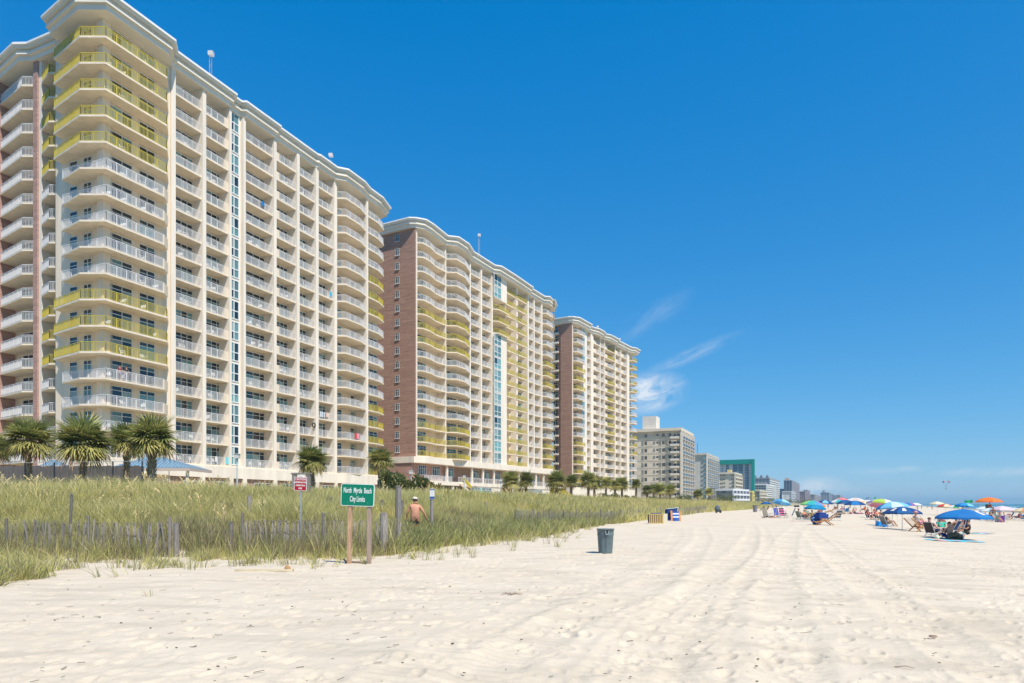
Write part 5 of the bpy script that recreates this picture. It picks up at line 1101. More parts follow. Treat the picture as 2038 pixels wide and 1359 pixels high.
def person(loc, rz, pose, label, skin=0, shorts=None, shirt=None, hair=0, hat=None, fat=1.0, scale=1.0, group=None):
    b, sh, st, hd, cr = body_meshes(pose, fat); t = thing('person', label, 'person', loc, rz, group); t.scale = (scale,)*3
    own(link('body', b, t), SKINS[skin])
    if shorts: own(link('shorts', sh, t), cloth(shorts))
    if shirt: own(link('shirt', st, t), cloth(shirt))
    H0, C0 = Vector(hd), Vector(cr); ctr = (H0+C0)/2; up = (C0-H0).normalized(); fw = Vector((0, 1, 0)); fw = (fw-up*fw.dot(up)).normalized()
    m = MB(); m.ball(tuple(ctr+up*.025-fw*.018), (.092, .105, .098), 10, 6, zmin=-.15); m.build('hair', HAIRM[hair], t, smooth=True)
    m = MB(); m.bar(tuple(ctr+fw*.08), tuple(ctr+fw*.115-up*.03), .022, .02, 0)
    for s in (-1, 1): m.ball(tuple(ctr+fw*.02+Vector((s*.088, 0, 0))-up*.01), (.014, .02, .03), 6, 4, 0)
    m.build('face_features', SKINS[skin], t)
    m = MB()
    for s in (-1, 1): m.ball(tuple(ctr+fw*.087+Vector((s*.032, 0, 0))+up*.012), .011, 6, 4, 0)
    m.box(ctr.x-.025, (ctr+fw*.088).y-.006, (ctr-up*.05).z-.005, ctr.x+.025, (ctr+fw*.088).y+.012, (ctr-up*.05).z+.005, 1); m.build('eyes_and_mouth', [EYE, LIP], t)
    if hat:
        m = MB(); c = ctr+up*.06; m.tube([tuple(c-up*.012), tuple(c+up*.004)], [.19, .185], 16); m.tube([tuple(c), tuple(c+up*.06), tuple(c+up*.105)], [.112, .108, .08], 14); m.build('hat', cloth(hat), t, smooth=True)
        m = MB(); m.tube([tuple(c+up*.006), tuple(c+up*.035)], [.115, .113], 14); m.build('hat_band', cloth((.25, .25, .27)), t)
    return t
x, y, z = at(826, 28); person((x, y, gz(x, y)-.05), math.radians(8), 'walk', 'shirtless man in a pale sun hat and dark shorts walking away through the dune path', 2, (.05, .05, .055), None, 1, (.66, .60, .48), 1.45, .95)
for px, lab, sk in ((386, 'person sunk in the grass behind the dark post, only head and shoulders showing', 1), (588, 'person in a white cap deep in the grass beside the timber frame', 1)):
    x, y, z = at(px, 33 if px > 500 else 30); person((x, y, gz(x, y)-(.35 if px > 500 else .75)), 0, 'stand', lab, sk, (.1, .12, .3), (.62, .45, .36) if px < 500 else (.6, .38, .2), 1, (.75, .74, .7) if px > 500 else None, scale=.86)
# two people leaning on the yellow balcony of the rounded corner
fl = 3; zb_ = T1.z0+fl*H
for px, lab, c in ((239, 'tanned person in a dark cap leaning on the yellow balcony rail, left of two', (.25, .05, .05)), (252, 'person in dark clothes leaning on the yellow balcony rail, right of two', (.04, .05, .07))):
    s_ = S(px, -1.3); person(T1.W(s_, -1.25, zb_), math.atan2(-T1.v[1], -T1.v[0])-math.pi/2, 'stand', lab, 0, (.1, .1, .2), c, 0)
# ---------------------------------------------------------------- beach furniture builders
POLE = mat('white_pole', (.7, .68, .62), .4); WOODC = mat('varnished_wood', (.42, .20, .08), .6, .2, 6, stretch=(1, 6, 6)); ALU = mat('aluminium_tube', (.62, .63, .64), .35, metal=.5)
def umbrella(loc, rad, hgt, cols, label, tilt=0, taz=0, rim=.32, pole=None, valance=.09, group='beach umbrellas', panels=8, patch=None, legs=False):
    """cols: colours of the gores in turn; hgt: height of the rim; rim: rise of the dome as a share of the radius"""
    t = thing('beach_umbrella', label, 'umbrella', loc, 0, group); top = rad*rim*1.25
    Rm = Matrix.Translation((0, 0, hgt)) @ Matrix.Rotation(taz, 4, 'Z') @ Matrix.Rotation(tilt, 4, 'Y')
    m = MB(); tip = Rm @ Vector((0, 0, top+.06)); kn = Rm @ Vector((0, 0, -.25)); m.tube([(0, 0, -.35), tuple(kn), tuple(tip)], [.02, .018, .014], 7); m.build('pole', pole or POLE, t)
    rows = 5; prof = [((math.sin(k/rows*math.pi/2*.93)/math.sin(math.pi/2*.93)*.55+.45*k/rows), math.cos(k/rows*math.pi/2*.93)*.6+.4*(1-k/rows)) for k in range(rows+1)]
    zz0 = prof[-1][1]
    for g_ in range(panels):
        m = MB(); a0, a1 = 2*math.pi*g_/panels, 2*math.pi*(g_+1)/panels; sub_ = 3; grid = []
        for r_, z_ in prof:
            row = []
            for j in range(sub_+1):
                a = a0+(a1-a0)*j/sub_; sag = 1-.055*math.sin(math.pi*j/sub_)*r_; row.append(Rm @ Vector((math.cos(a)*r_*rad*sag, math.sin(a)*r_*rad*sag, (z_-zz0)/(1-zz0)*top)))
            grid.append(row)
        row = [Rm @ Vector((math.cos(a0+(a1-a0)*j/sub_)*rad*(1-.055*math.sin(math.pi*j/sub_))*1.005, math.sin(a0+(a1-a0)*j/sub_)*rad*(1-.055*math.sin(math.pi*j/sub_))*1.005, -valance-(.03 if j % 2 else 0))) for j in range(sub_+1)]; grid.append(row)
        for r_ in range(len(grid)-1):
            for j in range(sub_): m.face([grid[r_][j], grid[r_+1][j], grid[r_+1][j+1], grid[r_][j+1]])
        c = cols[g_ % len(cols)]; nm = 'canopy_%02x%02x%02x' % tuple(int(v*255) for v in c)
        o = m.build('canopy_panel', mat(nm, c, .75, .05, 2, trans=.22), t, smooth=True)
        if patch and g_ in patch:
            q = MB(); A, B, C_, D_ = grid[2][1], grid[4][1], grid[4][2], grid[2][2]; n_ = (B-A).cross(D_-A).normalized()
            if n_.z < 0: n_ = -n_
            up_ = n_*.02; q.face([A+up_, B+up_, C_+up_, D_+up_]); q.build('logo_patch', mat('printed_patch', (.62, .60, .55), .7, .5, 9, col2=(.9, .6, .5)), o)
    m = MB()
    for g_ in range(panels):
        a = 2*math.pi*g_/panels; p0 = Rm @ Vector((0, 0, -.05)); p1 = Rm @ Vector((math.cos(a)*rad*.6, math.sin(a)*rad*.6, top*.62-.02)); m.bar(p0, p1, .012)
        if legs: q1 = Rm @ Vector((math.cos(a)*rad*.98, math.sin(a)*rad*.98, -.05)); m.bar(q1, (q1.x*1.02, q1.y*1.02, q1.z-.16), .02)
    m.build('ribs', ALU, t); return t
NAVY = (.015, .07, .22); BLUE = (.02, .20, .50); LBLU = (.20, .52, .78); WHT = (.74, .73, .70); RED = (.62, .07, .06); YEL = (.75, .60, .08); GREEN = (.08, .42, .12); LIME = (.42, .62, .10); ORG = (.80, .18, .03); PINK = (.78, .30, .40); TEAL = (.05, .42, .42); CRE = (.72, .62, .38); PUR = (.18, .08, .30)
def beach_chair(loc, rz, col, label, low=.22, group='folding beach chairs', backh=.62, stripe=None, frame=None, sc_=1.0):
    t = thing('beach_chair', label, 'chair', loc, rz, group); t.scale = (sc_,)*3; w_ = .27; fr = frame or ALU
    m = MB(); m.bar((-w_,-.24,low),(w_,-.24,low),.024); m.bar((-w_,.24,low+.06),(w_,.24,low+.06),.024)
    for s in (-1, 1):
        x = s*w_; m.bar((x,-.26,low),(x,.26,low+.07),.026); m.bar((x,-.2,low),(x,-.50,low+backh),.026); m.bar((x*1.05,.24,low+.24),(x*1.05,-.34,low+.28),.04,.02); m.bar((x,.24,low+.24),(x,.20,0),.026); m.bar((x,-.12,low),(x,-.36,0),.026); m.bar((x,.2,.01),(x,-.36,.01),.02)
    m.bar((-w_,-.50,low+backh),(w_,-.50,low+backh),.026); m.build('frame', fr, t)
    m = MB(); m.face([(-w_,.26,low+.07),(-w_,.0,low),(w_,.0,low),(w_,.26,low+.07)]); m.face([(-w_,.0,low),(-w_,-.2,low+.02),(w_,-.2,low+.02),(w_,.0,low)]); m.build('seat', cloth(col), t)
    m = MB(); n = 6
    for k in range(n):
        a, b = k/n, (k+1)/n; P = lambda q: (-.2-.30*q, low+.03+(backh-.03)*q)
        (y0, z0), (y1, z1) = P(a), P(b); m.face([(-w_,y0,z0),(w_,y0,z0),(w_,y1,z1),(-w_,y1,z1)], k % 2 if stripe else 0)
    m.build('backrest', [cloth(col), cloth(stripe or col)], t); return t
def lounger(loc, rz, col, label, group='wooden beach loungers', back=38, stripe=None):
    t = thing('wooden_lounger', label, 'lounger', loc, rz, group); w_ = .3; c, s_ = math.cos(math.radians(back)), math.sin(math.radians(back))
    for s in (-1, 1):
        m = MB(); x = s*w_; m.bar((x,.75,.22),(x,-.25,.34),.045,.06); m.bar((x,-.2,.32),(x,-.2-.95*c,.32+.95*s_),.045,.06); m.bar((x,.55,0),(x,-.0,.5),.04,.06); m.bar((x,-.55,0),(x,.15,.5),.04,.06); m.build('side_frame', WOODC, t)
    for k in range(7):
        m = MB(); y = .7-.13*k; z = .225+.12*(.7-y)+.03; m.box(-w_,y-.045,z,w_,y+.045,z+.018); m.build('slat', WOODC, t)
    for k in range(7):
        m = MB(); q_ = .08+.14*k; y, z = -.2-q_*c, .35+q_*s_; m.bar((-w_,y,z),(w_,y,z),.09,.018, up=(0,c,-s_) if False else (0,0,1)); m.build('slat', WOODC, t)
    if col is not None:
        m = MB(); m.bar((0,.72,.30),(0,-.22,.40),.54,.07); m.bar((0,-.22,.40),(0,-.24-.92*c,.40+.92*s_),.54,.07); m.build('cushion', cloth(col), t)
    return t
def cooler(loc, rz, col, label, s=(.55,.34,.36), lid=WHT, name='cooler'):
    t = thing(name, label, 'cooler', loc, rz); m = MB(); a, b, c = s; m.box(-a/2,-b/2,0,a/2,b/2,c*.82); m.box(-a/2+.02,-b/2-.012,.04,a/2-.02,-b/2-.001,c*.7); m.build('tub', cloth(col), t)
    m = MB(); m.box(-a/2-.012,-b/2-.012,c*.825,a/2+.012,b/2+.012,c); m.build('lid', cloth(lid), t); m = MB(); m.bar((-a/2-.03,-.1,c*.6),(-a/2-.03,.1,c*.6),.03); m.bar((a/2+.03,-.1,c*.6),(a/2+.03,.1,c*.6),.03); m.build('handle', cloth(WHT), t); return t
def towel(px, py, w_, l, rz, cols, label):
    x, y, z = hit(px, py); m = MB(); n = 8; ca, sa = math.cos(rz), math.sin(rz)
    def P(u, v): X, Y = x+u*ca-v*sa, y+u*sa+v*ca; return (X, Y, gz(X, Y)+.025+.015*math.sin(u*7+v*4))
    for i in range(n):
        for j in range(4): m.face([P(-l/2+l*i/n, -w_/2+w_*j/4), P(-l/2+l*(i+1)/n, -w_/2+w_*j/4), P(-l/2+l*(i+1)/n, -w_/2+w_*(j+1)/4), P(-l/2+l*i/n, -w_/2+w_*(j+1)/4)], i % len(cols))
    tag(m.build('beach_towel', [cloth(c) for c in cols]), label, 'towel', 'towels spread on the sand')
def G(px, py): return hit(px, py)
def ahead(px, py, dy=0):                          # stand on the sand where this pixel meets it
    return hit(px, py)
# ---- big blue umbrella and its company, right of the picture
B0 = G(1917, 1074)
umbrella(B0, 1.34, 1.22, [BLUE, (.02, .17, .45)], 'largest deep blue umbrella with a printed patch, people packed beneath it', rim=.27, patch=(6,), legs=True, pole=POLE, panels=8)
B1_ = G(1868, 1062); umbrella((B1_[0], B1_[1]+4, gz(B1_[0], B1_[1]+4)), 1.25, 1.2, [NAVY, (.02, .12, .32)], 'navy umbrella with white patches, just behind the left edge of the largest blue one', rim=.27, patch=(4, 5), legs=True)
def onsand(px, py, dz=0): x, y, z = G(px, py); return (x, y, z+dz)
beach_chair(onsand(1876, 1066), 2.7, TEAL, 'white-framed folding chair with a green towel under the largest blue umbrella', stripe=GREEN); person(onsand(1874, 1066), 2.7, 'chair', 'person in a blue cap reclining in the green-towelled chair', 1, NAVY, (.05, .42, .30), 0, (.08, .12, .3))
beach_chair(onsand(1893, 1062), .6, NAVY, 'dark folding chair in the middle of the shaded group'); person(onsand(1893, 1062), .6, 'chair', 'person in a straw hat sitting in the middle of the shaded group', 0, NAVY, None, 0, (.45, .28, .12))
person(onsand(1905, 1060), 1.9, 'chair', 'dark-haired person leaning back beside the straw-hatted one', 0, (.3, .05, .08), (.15, .03, .04), 0); beach_chair(onsand(1905, 1060), 1.9, (.1, .03, .04), 'wine-coloured chair under the largest blue umbrella')
person(onsand(1889, 1072), .1, 'sit', 'person in navy shorts sitting on the sand at the front of the shaded group', 1, (.02, .04, .2), None, 1)
person(onsand(1903, 1072), -.9, 'lie', 'person lying in the shade with legs out to the right of the pole', 0, (.1, .08, .07), (.15, .12, .1), 0)
person(onsand(1857, 1068), -1.2, 'chair', 'person with bare legs stretched out at the left edge of the shaded group', 1, (.05, .05, .12), (.3, .12, .1), 1); beach_chair(onsand(1857, 1068), -1.2, (.08, .06, .06), 'dark chair at the left edge of the shaded group')
person(onsand(1926, 1064), 1.2, 'sit', 'person in black sitting just right of the umbrella pole', 0, (.03, .03, .03), (.04, .04, .05), 0); person(onsand(1884, 1058), -2.6, 'chair', 'person in maroon at the back of the shaded group', 3, (.1, .02, .03), (.22, .05, .05), 0)
beach_chair(onsand(1884, 1058), -2.6, (.2, .05, .05), 'maroon chair at the back of the shaded group'); beach_chair(onsand(1920, 1056), 2.4, (.04, .05, .10), 'navy chair behind the pole of the largest blue umbrella')
m = MB(); rq = random.Random(4)
for k in range(14):
    m.ball((-.62+.095*k, rq.uniform(-.2, .2), .14+.34*math.sin(math.pi*(k+.5)/14)*rq.uniform(.5, 1)), (rq.uniform(.14, .24), rq.uniform(.13, .2), rq.uniform(.13, .26)), 9, 6)
t = thing('bag_heap', 'heap of dark brown patterned bags and towels under the largest blue umbrella', 'bags', onsand(1899, 1073), .1); t.scale = (.6, .6, .6); m.build('cloth_bags', mat('brown_pattern', (.10, .075, .05), .9, .6, 9, col2=(.22, .16, .10)), t, smooth=True)
m = MB(); m.ball((0, 0, .11), .12, 12, 8); tag(m.build('beach_ball', mat('lime_ball', (.55, .70, .35), .5, .3, 6, col2=(.8, .8, .7)), None, onsand(1865, 1073)), 'pale green beach ball by the feet of the green-towelled chair', 'ball')
towel(1900, 1077, 1.1, 2.6, .05, [(.1, .5, .62), (.7, .35, .3), (.1, .5, .62), (.1, .45, .6)], 'turquoise and coral towel under the largest blue umbrella'); towel(1938, 1062, .8, 1.9, .05, [(.25, .6, .62), (.5, .75, .75)], 'pale turquoise towel right of the umbrella pole'); towel(1957, 1061, .6, 1.3, .1, [(.12, .1, .35), (.7, .45, .4)], 'small purple and peach towel at the far right of the group')
lounger(onsand(1828, 1058), -1.25, None, 'wooden lounger at the left of the largest blue umbrella'); person(onsand(1829, 1058, .22), -1.25, 'chair', 'person in a pink cap lying back in the wooden lounger', 1, PINK, WHT, 2, (.72, .35, .4)); lounger(onsand(1842, 1053), -1.2, (.5, .15, .08), 'red-cushioned wooden lounger behind the pink-capped person')
beach_chair(onsand(1915, 1046), -.6, (.05, .05, .06), 'small dark chair behind the largest blue umbrella'); person(onsand(1911, 1050), 2.0, 'chair', 'person seated with raised knees behind the umbrella pole', 1, (.05, .07, .1), (.5, .5, .55), 0)
# ---- striped blue umbrella with cooler
C0 = G(1775.5, 1047); umbrella(C0, 1.17, 1.52, [BLUE, LBLU, (.55, .72, .82), LBLU], 'blue and white striped umbrella with a bare pole, above a blue cooler', tilt=.12, taz=2.6, rim=.30)
m = MB(); m.tube([(0, 0, -.3), (0, 0, 1.35)], .014, 6); tag(m.build('spare_pole', POLE, None, onsand(1786, 1049)), 'bare slim pole stuck in the sand right of the striped umbrella', 'pole')
cooler(onsand(1751, 1047), .1, (.01, .28, .75), 'bright blue cooler with a white lid left of the seated man', (.46, .4, .46)); cooler(onsand(1762, 1049), .0, (.01, .28, .75), 'lower bright blue box touching the cooler', (.3, .25, .2), (.02, .3, .7), 'beach_box')
beach_chair(onsand(1765, 1049), -1.35, (.2, .2, .2), 'dark chair beside the bright blue cooler'); person(onsand(1766, 1049), -1.35, 'chair', 'man in khaki shorts sitting beside the bright blue cooler with legs stretched out', 0, (.28, .20, .12), (.12, .11, .10), 1, (.3, .22, .15))
# ---- row of seated people before the rainbow umbrella
for px, py, rz, lab, sk, sh, st, hr, hat in [(1730, 1034, 3.0, 'seated person in maroon with a straw hat, first of the row of four', 0, NAVY, (.30, .06, .08), 0, (.5, .4, .25)), (1741, 1034, 2.9, 'seated person in red, second of the row of four', 0, (.05, .05, .12), (.55, .10, .07), 0, None),
    (1747, 1035, 3.1, 'seated person in orange, third of the row of four', 1, NAVY, (.60, .16, .08), 1, None), (1754, 1035, 2.8, 'seated person in black, last of the row of four', 0, (.03, .03, .04), (.04, .05, .05), 0, None)]:
    beach_chair(onsand(px, py), rz, (.08, .08, .14), 'low chair under the '+lab.split(',')[0]); person(onsand(px, py), rz, 'chair', lab, sk, sh, st, hr, hat)
umbrella(onsand(1757, 1031), 1.85, 1.62, [RED, PINK, (.80, .72, .76), (.45, .35, .62), LIME, WHT, (.55, .7, .4), CRE], 'big tilted rainbow umbrella in red, pink and white with a lime side', tilt=.25, taz=.4, rim=.32, valance=.14)
umbrella(onsand(1764, 1030), 1.25, 1.3, [LIME, (.75, .78, .35), (.2, .5, .35)], 'low lime and white umbrella tucked under the rainbow one', rim=.3)
# ---- rainbow and teal pair with families
D0 = G(1618, 1032); umbrella((D0[0], D0[1], D0[2]), 1.27, 1.45, [YEL, LIME, (.70, .80, .60), WHT, (.25, .62, .2), TEAL, (.1, .3, .55), ORG], 'round rainbow umbrella in green, white and yellow, tallest of the middle group', tilt=.10, taz=-.2, rim=.32)
umbrella(onsand(1622, 1034), 1.08, 1.12, [(.01, .22, .42), (.02, .28, .48)], 'dark teal umbrella set low beneath the round rainbow one', rim=.28, tilt=.05)
for px, py, rz, pose, lab, sk, sh, st, hr in [(1594, 1034, -1.2, 'chair', 'seated person at the left edge under the rainbow and teal umbrellas', 0, (.2, .12, .12), (.35, .3, .25), 1), (1601, 1031, -2.6, 'sit', 'person in orange sitting on the sand under the rainbow umbrella', 1, (.6, .15, .05), (.7, .25, .08), 1),
    (1608, 1030, -2.9, 'chair', 'person in a green top, second from left under the rainbow umbrella', 0, (.1, .12, .05), (.12, .3, .25), 0), (1616, 1033, 2.6, 'sit', 'person in olive sitting in the shade of the teal umbrella', 0, (.15, .18, .05), (.22, .24, .08), 0), (1629, 1029, 2.2, 'chair', 'person in patterned clothes behind the folded navy umbrella', 0, (.35, .25, .12), (.3, .1, .12), 0)]:
    person(onsand(px, py), rz, pose, lab, sk, sh, st, hr)
    if pose == 'chair': beach_chair(onsand(px, py), rz, (.15, .2, .18), 'chair of the '+lab)
towel(1600, 1037, .9, 2.4, 0, [(.6, .3, .28), (.7, .5, .42)], 'pinkish towel before the people under the rainbow umbrella')
# folded navy umbrella leaning on wooden loungers
t = thing('folded_umbrella', 'half-closed navy umbrella with white stripes lying on its side by wooden loungers', 'umbrella', onsand(1620, 1044), 0)
m = MB(); n = 20; rows = [(0, .02), (.15, .20), (.45, .40), (.75, .46), (.85, .43)]
for u_, r_ in rows:
    for k in range(n): a = 2*math.pi*k/n; rr = r_*(1 if k % 2 else .86); m.v.append((-.25+u_*.75, -.0+rr*math.cos(a), .42+rr*math.sin(a)*.95-u_*.12))
for i_ in range(len(rows)-1):
    for k in range(n): m.f.append((i_*n+k, (i_+1)*n+k, (i_+1)*n+(k+1)%n, i_*n+(k+1)%n)); m.m.append(1 if k % 5 == 2 else 0)
m.build('canopy', [cloth(NAVY), cloth((.35, .5, .7))], t); m = MB(); m.tube([(.6, 0, .3), (-1.5, -.3, .03)], .018, 6); m.tube([(.5, .1, .35), (-1.3, .3, .35)], .018, 6); m.build('pole', POLE, t); t.rotation_euler = (0, 0, math.radians(20))
lounger(onsand(1641, 1045), 1.45, None, 'bare wooden lounger with crossed legs beside the folded navy umbrella'); m = MB(); m.box(-.42, -.3, .45, .42, .3, .8); m.box(-.3, -.2, .8, .3, .25, .92)
t = thing('cushion_stack', 'stack of navy lounger cushions between the folded umbrella and the wooden lounger', 'cushions', onsand(1634, 1044), .3); m.build('cushion', cloth((.02, .06, .25)), t)
beach_chair(onsand(1664, 1036), .2, (.04, .045, .06), 'dark striped folding chair standing alone right of the middle group', low=.24, backh=.68, stripe=(.45, .47, .48), frame=POLE, sc_=1.1)
# ---- light blue umbrella and its chair circle
umbrella(onsand(1555, 1022), 1.45, 1.75, [LBLU, (.10, .36, .70), (.35, .65, .80)], 'tilted light blue striped umbrella left of the rainbow one', tilt=.28, taz=.5, rim=.3)
for px, py, rz, c, lab, frm in [(1527, 1031, -1.0, (.6, .55, .45), 'slender chair at the left of the chair circle', POLE), (1536, 1031, 1.3, (.5, .2, .2), 'reddish chair facing left in the chair circle', ALU), (1547, 1030, 3.14, (.07, .10, .35), 'navy-backed chair turned away in the chair circle', ALU),
    (1558, 1031, 3.1, (.55, .12, .25), 'pink and black chair turned away in the chair circle', ALU), (1572, 1031, 1.35, (.3, .45, .45), 'reclined pale green chair at the right of the chair circle', POLE)]:
    beach_chair(onsand(px, py), rz, c, lab, frame=frm, backh=.75, sc_=1.15, stripe=(.03, .03, .04) if 'pink' in lab else None)
person(onsand(1533, 1031), 1.3, 'lie', 'person lying between the chairs of the circle', 1, (.3, .05, .08), None, 1); person(onsand(1560, 1029), 3.1, 'chair', 'person in a white cap in the pink and black chair', 1, (.05, .05, .06), (.5, .1, .2), 0, (.75, .75, .72))
umbrella(onsand(1525, 1017), 1.2, 1.55, [NAVY, (.02, .13, .34)], 'small dark navy umbrella near the dune, left of the light blue one', rim=.3)
for px, lab, c in ((1518, 'seated person under the small navy umbrella, left', (.08, .08, .1)), (1527, 'seated person under the small navy umbrella, right', (.3, .2, .15))): person(onsand(px, 1017), .5, 'chair', lab, 0, c, c, 0)
person(onsand(1538, 1015), 0, 'stand', 'person in grey standing between the navy and light blue umbrellas', 0, (.25, .3, .25), (.3, .35, .3), 0); person(onsand(1545, 1013), 0, 'stand', 'bare-chested person in navy shorts standing farther off', 0, NAVY, None, 0)
t = thing('litter_bin', 'pair-handled grey bin far off beside the small navy umbrella', 'bin', onsand(1503, 1019)); bin_mesh(.36, .45, 1.25, False).build('bin_body', mat('mid_grey_bin', (.2, .2, .22), .5), t); m = MB(); m.box(-.5, -.1, 1.2, .75, .1, 1.3); m.build('rim', DARKM, t)
# ---- cabana loungers by the dune
t = thing('slatted_crate', 'pale wooden crate of upright slats with a navy cover on top', 'crate', onsand(1306, 1042), .02); Wc, Hc = 1.15, .78; WC = mat('pale_crate_wood', (.55, .40, .16), .8, .2, 5, stretch=(5, 5, .6))
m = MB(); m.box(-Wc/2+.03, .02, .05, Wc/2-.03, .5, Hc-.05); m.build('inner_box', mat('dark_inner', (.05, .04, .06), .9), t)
for k in range(8): m = MB(); w_ = .085; x = -Wc/2+.02+k*(Wc-.12)/7; m.box(x, -.03, 0, x+w_, .015, Hc); m.build('slat', WC, t)
for z_ in (.0, Hc-.07): m = MB(); m.box(-Wc/2, -.05, z_, Wc/2+.02, -.031, z_+.07); m.build('rail', WC, t)
m = MB(); m.box(Wc/2-.02, -.03, 0, Wc/2+.32, .5, Hc); m.build('side_panel', mat('pale_side', (.66, .6, .42), .8), t); m = MB(); m.box(-.35, .0, Hc, .42, .45, Hc+.07); m.build('cover', cloth((.05, .09, .2)), t)
t = thing('blue_cabana', 'navy canvas cabana back leaning by the dune behind orange loungers', 'cabana', onsand(1337, 1036), .05); m = MB(); z1 = 1.15
m.prism([(-.45, 0), (.55, 0), (.55, .5), (-.45, .5)], 0, .1); m.face([(-.5, -.02, .1), (-.36, -.02, .1), (-.36, -.02, 1.0), (-.5, -.02, 1.1)]); m.face([(-.5, -.02, .75), (.6, -.02, .85), (.6, -.02, 1.22), (-.5, -.02, 1.1)]); m.face([(-.5, -.02, 1.1), (.6, -.02, 1.22), (.6, .5, 1.1), (-.5, .5, 1.0)]); m.face([(-.5, .5, 0), (.6, .5, 0), (.6, .5, 1.1), (-.5, .5, 1.0)]); m.build('canvas', cloth((.02, .06, .2)), t)
m = MB(); m.bar((-.5, -.04, 1.1), (.6, -.04, 1.22), .05); m.bar((.6, -.04, 1.22), (.5, -.04, .8), .05); m.build('frame', mat('pale_frame', (.6, .66, .66), .6), t)
t = thing('stacked_lounger', 'orange wooden lounger stood on end with blue and white cushions', 'lounger', onsand(1345, 1037), .12)
for s in (-1, 1): m = MB(); m.bar((s*.38, -.05, 0), (s*.38, .12, .95), .16, .08); m.bar((s*.38, .05, 0), (s*.3, .35, .8), .06); m.build('side_frame', mat('orange_wood', (.66, .26, .06), .7, .15, 5), t)
for k, c in enumerate([(.03, .12, .42), (.03, .12, .42), (.68, .72, .78), (.03, .14, .46), (.68, .72, .78), (.03, .1, .36)]): m = MB(); m.box(-.3, -.12+.03*k, .02+.145*k, .3, .1+.03*k, .02+.145*(k+1)-.012); m.build('cushion', cloth(c), t)
t = thing('cart', 'dark round-topped beach cart parked against the dune grass', 'cart', onsand(1428, 1021), 0); t.scale = (.62, .62, .8); m = MB(); m.ball((0, 0, .9), (.75, .6, .75), 14, 8, zmin=-.9); m.build('cover', cloth((.10, .13, .15)), t, smooth=True); m = MB(); m.tube([(.55, -.7, .35), (.55, -.6, .35)], .35, 12); m.tube([(-.5, -.7, .3), (-.5, -.6, .3)], .3, 12); m.build('wheel', DARKM, t)
for i, (px, lab) in enumerate(((1583, 'left dark bundle lying far up the beach by the grass'), (1588, 'right dark bundle lying far up the beach by the grass'))):
    m = MB(); m.ball((0, 0, .4), (.8, .5, .5), 9, 5); tag(m.build('bundle', cloth((.03, .03, .035)), None, onsand(px, 1009)), lab, 'bundle')
# ---- orange umbrella over the lifeguard seat
E0 = G(1968, 1031); umbrella(E0, 1.0*23/F*E0[1]*1.0, 1.0*((1031-998)/F*E0[1]), [ORG, (.82, .22, .04)], 'orange umbrella high over the lifeguard chair by the water', rim=.30, valance=.10, panels=10)
t = thing('lifeguard_stand', 'wooden lifeguard chair under the orange umbrella', 'lifeguard chair', (E0[0]+.25, E0[1]+.1, E0[2]), .1); hs2 = (1031-1012)/F*E0[1]
for sx in (-1, 1):
    for sy in (-1, 1): m = MB(); m.bar((sx*.6, sy*.5, 0), (sx*.35, sy*.3, hs2), .07); m.build('leg', mat('green_paint', (.03, .22, .17), .7), t)
m = MB(); m.box(-.45, -.4, hs2, .45, .4, hs2+.08); m.build('seat', MATS['green_paint'], t); m = MB(); m.box(-.45, .3, hs2+.08, .45, .36, hs2+.65); m.build('backrest', MATS['green_paint'], t)
person((E0[0]+.25, E0[1]+.1, E0[2]+hs2-.2), math.pi-.4, 'chair', 'lifeguard in red seated high under the orange umbrella', 0, RED, (.3, .05, .05), 0)
t = thing('flag', 'green warning flag on a slanting pole left of the orange umbrella', 'flag', (E0[0]-.6, E0[1], E0[2])); fx, fz = -2.2, (1031-996)/F*E0[1]; m = MB(); m.tube([(.6, 0, fz*.55), (fx+.3, 0, fz)], .02, 5); m.build('pole', ALU, t)
m = MB()
for k in range(5):
    a, b = k/5, (k+1)/5; y = lambda q: .15*math.sin(q*6); m.face([(fx+.3-1.4*a, y(a), fz+.1-.05*a), (fx+.3-1.4*b, y(b), fz+.1-.15*b), (fx+.3-1.2*b, y(b), fz-.35-.12*b), (fx+.3-1.2*a, y(a), fz-.35)])
m.build('flag_cloth', mat('green_flag', (.02, .33, .12), .8, trans=.2), t)
x, y, z = G(1737, 1012); t = thing('flag', 'small dark green flag on a thin pole above the rainbow umbrella', 'flag', (x, y, z)); fz = (1012-990)/F*y; m = MB(); m.tube([(0, 0, 0), (.4, 0, fz)], .04, 5); m.build('pole', ALU, t); m = MB(); m.face([(.4, 0, fz), (1.1, .1, fz+.3), (1.0, .1, fz-.4), (.3, 0, fz-.6)]); m.build('flag_cloth', MATS['green_flag'], t)
